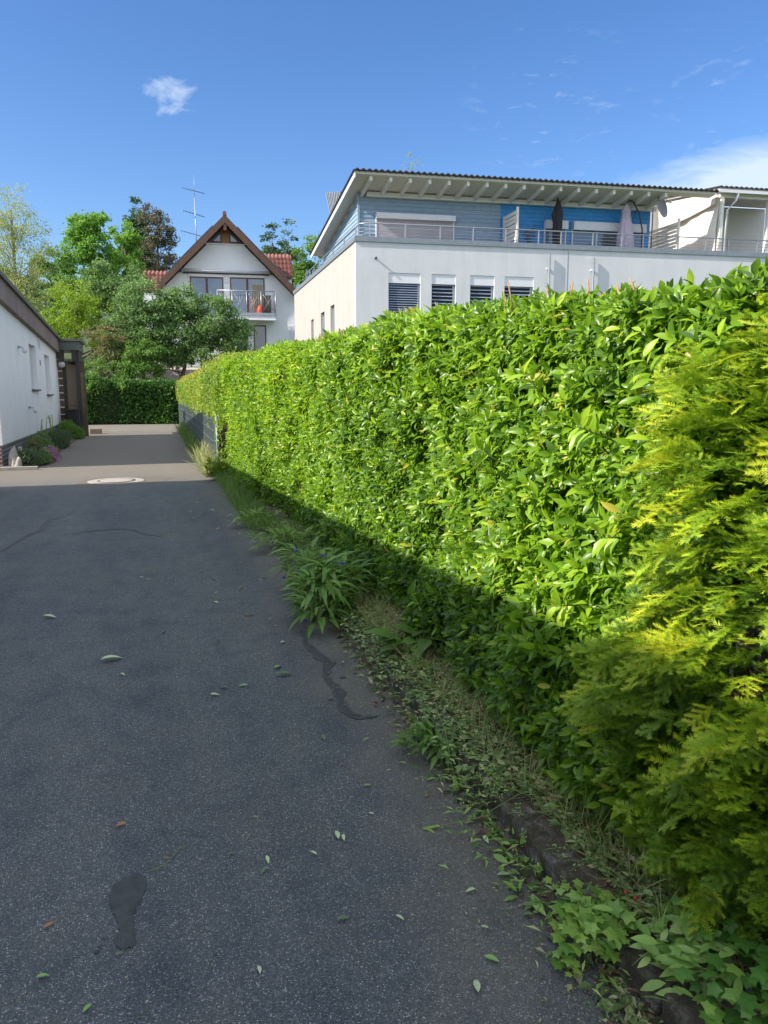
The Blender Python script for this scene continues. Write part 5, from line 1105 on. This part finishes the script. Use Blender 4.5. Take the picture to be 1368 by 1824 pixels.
# bright lobed weed, laurel cuttings, ivy and berries in the near corner
def lobed(name, label, c, n, size, mat, r, cat='plant', lobes=5, depth=.4, tb=.6, h=.09, up=1.2, group=None):
    root = empty(name, c, label, cat, group); P = np.array(c) + np.stack([rng.normal(size=n) * r, rng.normal(size=n) * r, .02 + h * rng.random(n)], 1)
    D = rnd(n, 3) * np.array([1, 1, .25]); cloud('leaves', T_lobed(lobes, depth), P, D, rnd(n, 3) * .3 + [0, -.1, up], size * rng.uniform(.6, 1.2, n), np.clip(tb + rnd(n) * .14, 0, 1), mat, root, smooth=False)
    m = MB()
    for p in P[:40]: m.tube([(c[0] + (p[0] - c[0]) * .4, c[1] + (p[1] - c[1]) * .4, c[2]), tuple(p)], .0014, 4)
    m.build('stems', M_cutwood, root, kind='stuff'); return root
lobed('creeping_weed', 'yellow green lobed weed spreading over the kerb end onto the drive', (1.14, 1.66, .03), 190, .040, M_ivy, .055, tb=.85, h=.10)
lobed('creeping_weed', 'small yellow green weed at the edge of the asphalt in the near corner', (1.02, 1.62, .0), 16, .03, M_ivy, .018, tb=.9, h=.02)
lobed('creeping_weed', 'bright lobed leaves by the dark stones at the right edge', (1.62, 1.52, .09), 26, .05, M_ivy, .04, tb=.9, h=.08)
lobed('ivy_patch', 'ivy with pointed leaves filling the bottom right corner', (1.38, 1.28, .07), 200, .040, M_ivy, .10, cat='ivy', lobes=5, depth=.34, tb=.55, h=.14)
def pile(name, label, c, n, ln, mat, sx, sy, h, cat, tb=.6, main=(0, 0, 0)):
    P = np.array(c) + np.stack([rng.normal(size=n) * sx, rng.normal(size=n) * sy, h * rng.random(n)], 1); D = rnd(n, 3) * [1, 1, .3] + np.array(main)
    o = cloud(name, T_leaf(.38, .05, .08), P, D, rnd(n, 3) * .45 + [0, -.1, 1], ln * rng.uniform(.6, 1.15, n), np.clip(tb + rnd(n) * .18, 0, 1), mat, None, origin=c); o['label'] = label; o['category'] = cat; return o
o = pile('laurel_cuttings', 'heap of pale cut laurel sprigs on the verge in front of the stones', (1.28, 1.45, .08), 210, .07, M_cut, .075, .07, .12, 'cuttings', main=(-.3, .6, 0)); o['kind'] = 'stuff'
o = pile('laurel_cuttings', 'loose cut laurel leaves lying along the near kerb', (1.10, 2.0, .01), 46, .055, M_cut, .05, .22, .03, 'cuttings', .45); o['kind'] = 'stuff'
o = pile('laurel_cuttings', 'cut leaves caught on the verge behind the mossy kerb', (1.40, 2.05, .10), 60, .06, M_laurel, .07, .24, .04, 'cuttings', .55); o['kind'] = 'stuff'
br = empty('red_berries', (1.24, 1.66, .1), 'small orange red flowers among the weeds at the kerb end', 'flowers')
M_org = plain('orange red petals', (.5, .06, .03), .5, .2, 60)
for p in [(1.25, 1.68, .15), (1.27, 1.66, .14), (1.20, 1.66, .13), (1.22, 1.60, .14), (1.21, 1.52, .13), (1.245, 1.51, .12), (1.275, 1.63, .12)]:
    c = Vector(p); m = MB(); m.lathe(p, [(.002, -.006), (.006, -.002), (.0055, .003), (.002, .006)], 8); m.build('flower_head', M_org, br); MB().tube([(p[0] + .01, p[1] + .01, .05), p], .001, 4).build('stem', M_stem, br)
# slate chips
n = 420; P = np.stack([rng.uniform(1.36, 1.75, n), rng.uniform(1.3, 1.72, n), rng.uniform(.09, .115, n)], 1)
cv = np.array([(-.5, -.4, 0), (.4, -.5, .02), (.55, .3, 0), (-.1, .5, .03), (-.5, .2, 0), (-.45, -.35, .22), (.35, -.42, .2), (.45, .25, .22), (-.1, .42, .24), (-.42, .18, .2)])
cf = [np.array([(0, 1, 6, 5), (1, 2, 7, 6), (2, 3, 8, 7), (3, 4, 9, 8), (4, 0, 5, 9)]), np.array([(5, 6, 7, 8, 9)])]
o = cloud('slate_chips', (cv, cf), P, rnd(n, 3) * [1, 1, .3], rnd(n, 3) * .4 + [0, 0, 1], .026 * rng.uniform(.5, 1.4, n), rng.random(n), leafmat('slate', [(0, (.03, .028, .032)), (.5, (.075, .065, .08)), (1, (.14, .125, .14))], .8, 0), None, smooth=False, kind='stuff', origin=(1.5, 1.5, 0))
o['label'] = 'dark grey slate chips on the bed under the yew'; o['category'] = 'gravel'
# brown leaf litter and clippings scattered along the kerb
def litter(name, label, n, fx, ymin, ymax, size, mat, z=.006, tm=T_small(.5), tb=.5, pw=1.0, cat='litter'):
    y = ymin + (ymax - ymin) * rng.random(n) ** pw; P = np.stack([fx(y, rng.normal(size=n)), y, z + rng.random(n) * .01], 1)
    o = cloud(name, tm, P, rnd(n, 3) * [1, 1, .12], rnd(n, 3) * .35 + [0, 0, 1], size * rng.uniform(.35, 1.3, n), np.clip(tb + rnd(n) * .3, 0, 1), mat, None, smooth=False, kind='stuff', origin=(1.1, (ymin + ymax) / 2, 0)); o['label'] = label; o['category'] = cat
litter('leaf_litter', 'brown and green bits of leaf gathered against the kerb face', 1300, lambda y, r: 1.15 - .035 * np.abs(r) - .16 * np.clip((y - 7) / 7, 0, 1), 1.35, 13, .028, M_litter, pw=1.8)
litter('clippings', 'tiny clippings sprinkled over the right side of the drive', 3600, lambda y, r: 1.15 - .17 * np.abs(r) - .16 * np.clip((y - 7) / 7, 0, 1), 1.35, 11, .010, M_litter, tb=.75, pw=1.6)
litter('leaf_litter', 'dead leaves and stems covering the soil of the verge', 2600, lambda y, r: np.maximum(1.27, 1.42 + .11 * r) - .16 * np.clip((y - 7) / 7, 0, 1), 1.35, 9, .035, M_litter, z=.10, pw=1.4, tb=.4)
litter('clippings', 'specks of leaf scattered thinly over the open drive', 300, lambda y, r: .1 + .75 * r, 1.6, 14, .011, M_litter, tb=.8, pw=1.4)
litter('ground_cover', 'low pale green weeds and clippings matted over the near verge', 6500, lambda y, r: np.maximum(1.265, 1.37 + .10 * r) - .16 * np.clip((y - 7) / 7, 0, 1), 1.35, 8.5, .036, M_cutw, z=.12, pw=1.3, tb=.45, cat='ground cover')
litter('leaf_litter', 'cut green and brown leaves lying along the foot of the kerb', 700, lambda y, r: 1.13 - .05 * np.abs(r) - .16 * np.clip((y - 7) / 7, 0, 1), 1.35, 7, .042, M_litter, z=.008, pw=1.6, tb=.62)
litter('ground_cover', 'ragged clippings and stalks half burying the kerb under the hedge', 1700, lambda y, r: 1.2 + .07 * r, 2.35, 5.2, .036, M_cutw, z=.10, tb=.4, cat='ground cover')
litter('clippings', 'fresh cut leaf bits and stalks strewn across the kerb by the wheat', 420, lambda y, r: 1.16 + .10 * r, 1.5, 3.2, .045, M_cut, z=.02, tm=T_small(.22), tb=.6)
# single fallen leaves on the drive (x, y, length, colour)
M_fl = {'g': plain('green fallen leaf', (.17, .33, .08), .5, .15, 60), 'p': plain('pale fallen leaf', (.40, .50, .28), .55, .12, 60), 'b': plain('brown fallen leaf', (.34, .16, .07), .7, .25, 60), 'd': plain('dull green fallen leaf', (.09, .16, .07), .6, .2, 60), 'y': plain('yellow fallen leaf', (.55, .33, .02), .6, .15, 60)}
FL = [(.755, 1.63, .05, 'p', 1.35, 'large pale oval leaf alone at the bottom of the drive'), (.47, 1.99, .042, 'd', 0.1, 'olive leaf lying right of the foot shaped tar patch'), (-.38, 2.01, .034, 'g', .1, 'bright green leaf below and left of the foot shaped tar patch'), (-.25, 1.86, .034, 'g', 1.0, 'narrow green leaf at the bottom edge of the drive'),
      (-.39, 2.22, .038, 'b', .8, 'curled orange brown leaf left of the foot shaped tar patch'), (-.045, 2.46, .02, 'b', .3, 'small tan leaf above the foot shaped tar patch'), (.17, 2.42, .03, 'd', .2, 'dark green leaf right of the thin curved stem'), (-.34, 4.56, .13, 'p', .3, 'long narrow pale leaf on the left of the drive'), (-.82, 5.6, .10, 'p', -.3, 'pale leaf furthest left on the shaded drive'),
      (.62, 4.02, .10, 'd', .1, 'dark green leaf beside the small tar repair'), (.60, 4.15, .07, 'g', .9, 'green leaf pointing up beside the small tar repair'), (.75, 2.72, .035, 'g', .1, 'small green leaf in the middle of the near drive'), (1.39, 2.08, .03, 'y', .4, 'bright yellow leaf on the verge under the yew')]
def one_leaf(name, x, y, ln, mat, rz, label, group=None, z=.004):
    m = MB(); V, Fc = T_leaf(.40, .10, .06); o = None
    m.add([tuple(v * ln) for v in V - [0, .5, 0]], [tuple(f) for g_ in Fc for f in g_], True); me_o = m.build(name, mat, None, label=label, cat='leaf', group=group)
    me_o.location = (x, y, z); me_o.rotation_euler = (0, 0, rz - math.pi / 2); return me_o
for x, y, ln, c, rz, lb in FL: one_leaf('fallen_leaf', x, y, ln, M_fl[c], rz, lb, z=.105 if c == 'y' else .006)
src = {c: None for c in 'gpbd'}
rr_ = random.Random(11); cnt = 0
while cnt < 74:
    y = 1.7 + 10 * rr_.random() ** 1.7; x = min(1.06, rr_.gauss(.62, .42)); c = rr_.choice('ggppdbd')
    if x < -1.5 or any(math.hypot(x - q[0], y - q[1]) < .08 for q in FL): continue
    nm = {'g': 'green', 'p': 'pale green', 'b': 'brown', 'd': 'dull green'}[c]; lb = f'small {nm} leaf fallen on the asphalt'; ln = rr_.uniform(.02, .045) * (1 + y * .06)
    if src[c] is None:
        src[c] = one_leaf('fallen_leaf', x, y, .03, M_fl[c], rr_.uniform(0, 6.28), lb, 'fallen leaves on the drive', .006); o = src[c]
    else:
        o = src[c].copy(); COL.objects.link(o); o.location = (x, y, .006); o.rotation_euler = (rr_.uniform(-.2, .2), rr_.uniform(-.2, .2), rr_.uniform(0, 6.28))
    o['group'] = f'small {nm} leaves on the asphalt'; o.scale = (ln / .03,) * 3; cnt += 1
MB().tube([(-.115, 2.40, .008), (-.075, 2.405, .012), (-.04, 2.44, .006), (.0, 2.50, .012), (.03, 2.52, .006)], .0014, 4).build('thin_stem', M_stem, None, label='thin curved straw stem on the drive above the tar patch', cat='stem')
# potted plants on the terrace
for s_, lb, h in ((6.95, 'dry brown potted shrub behind the railing by the cream screen', .75), (10.2, 'low brown potted plant left of the lilac parasol', .5)):
    r = empty('potted_shrub', B.p(s_, .8, 6.92), lb, 'potted plant'); c = B.p(s_, .8, 6.92); MB().lathe(c, [(.14, 0), (.19, .28), (.2, .3)], 14).build('pot', M_rtile, r)
    n = 420; d = unit(rnd(n, 3)); pos = np.array(c) + [0, 0, .35 + h * .45] + d * np.array([.3, .3, h * .45]) * rng.random((n, 1)) ** .5
    cloud('foliage', T_small(.5), pos, rnd(n, 3), rnd(n, 3), .05 * rng.uniform(.6, 1.3, n), rng.random(n), M_t_brown, r, smooth=False)
    m = MB()
    for i in range(14): q = np.array(c) + [rng.normal() * .16, rng.normal() * .16, .35 + h * rng.random()]; m.tube([(c[0], c[1], c[2] + .25), tuple(q)], .007, 4, False)
    m.build('branches', M_bark, r)
print('objects', len(bpy.data.objects), 'faces', sum(len(m_.polygons) for m_ in bpy.data.meshes))
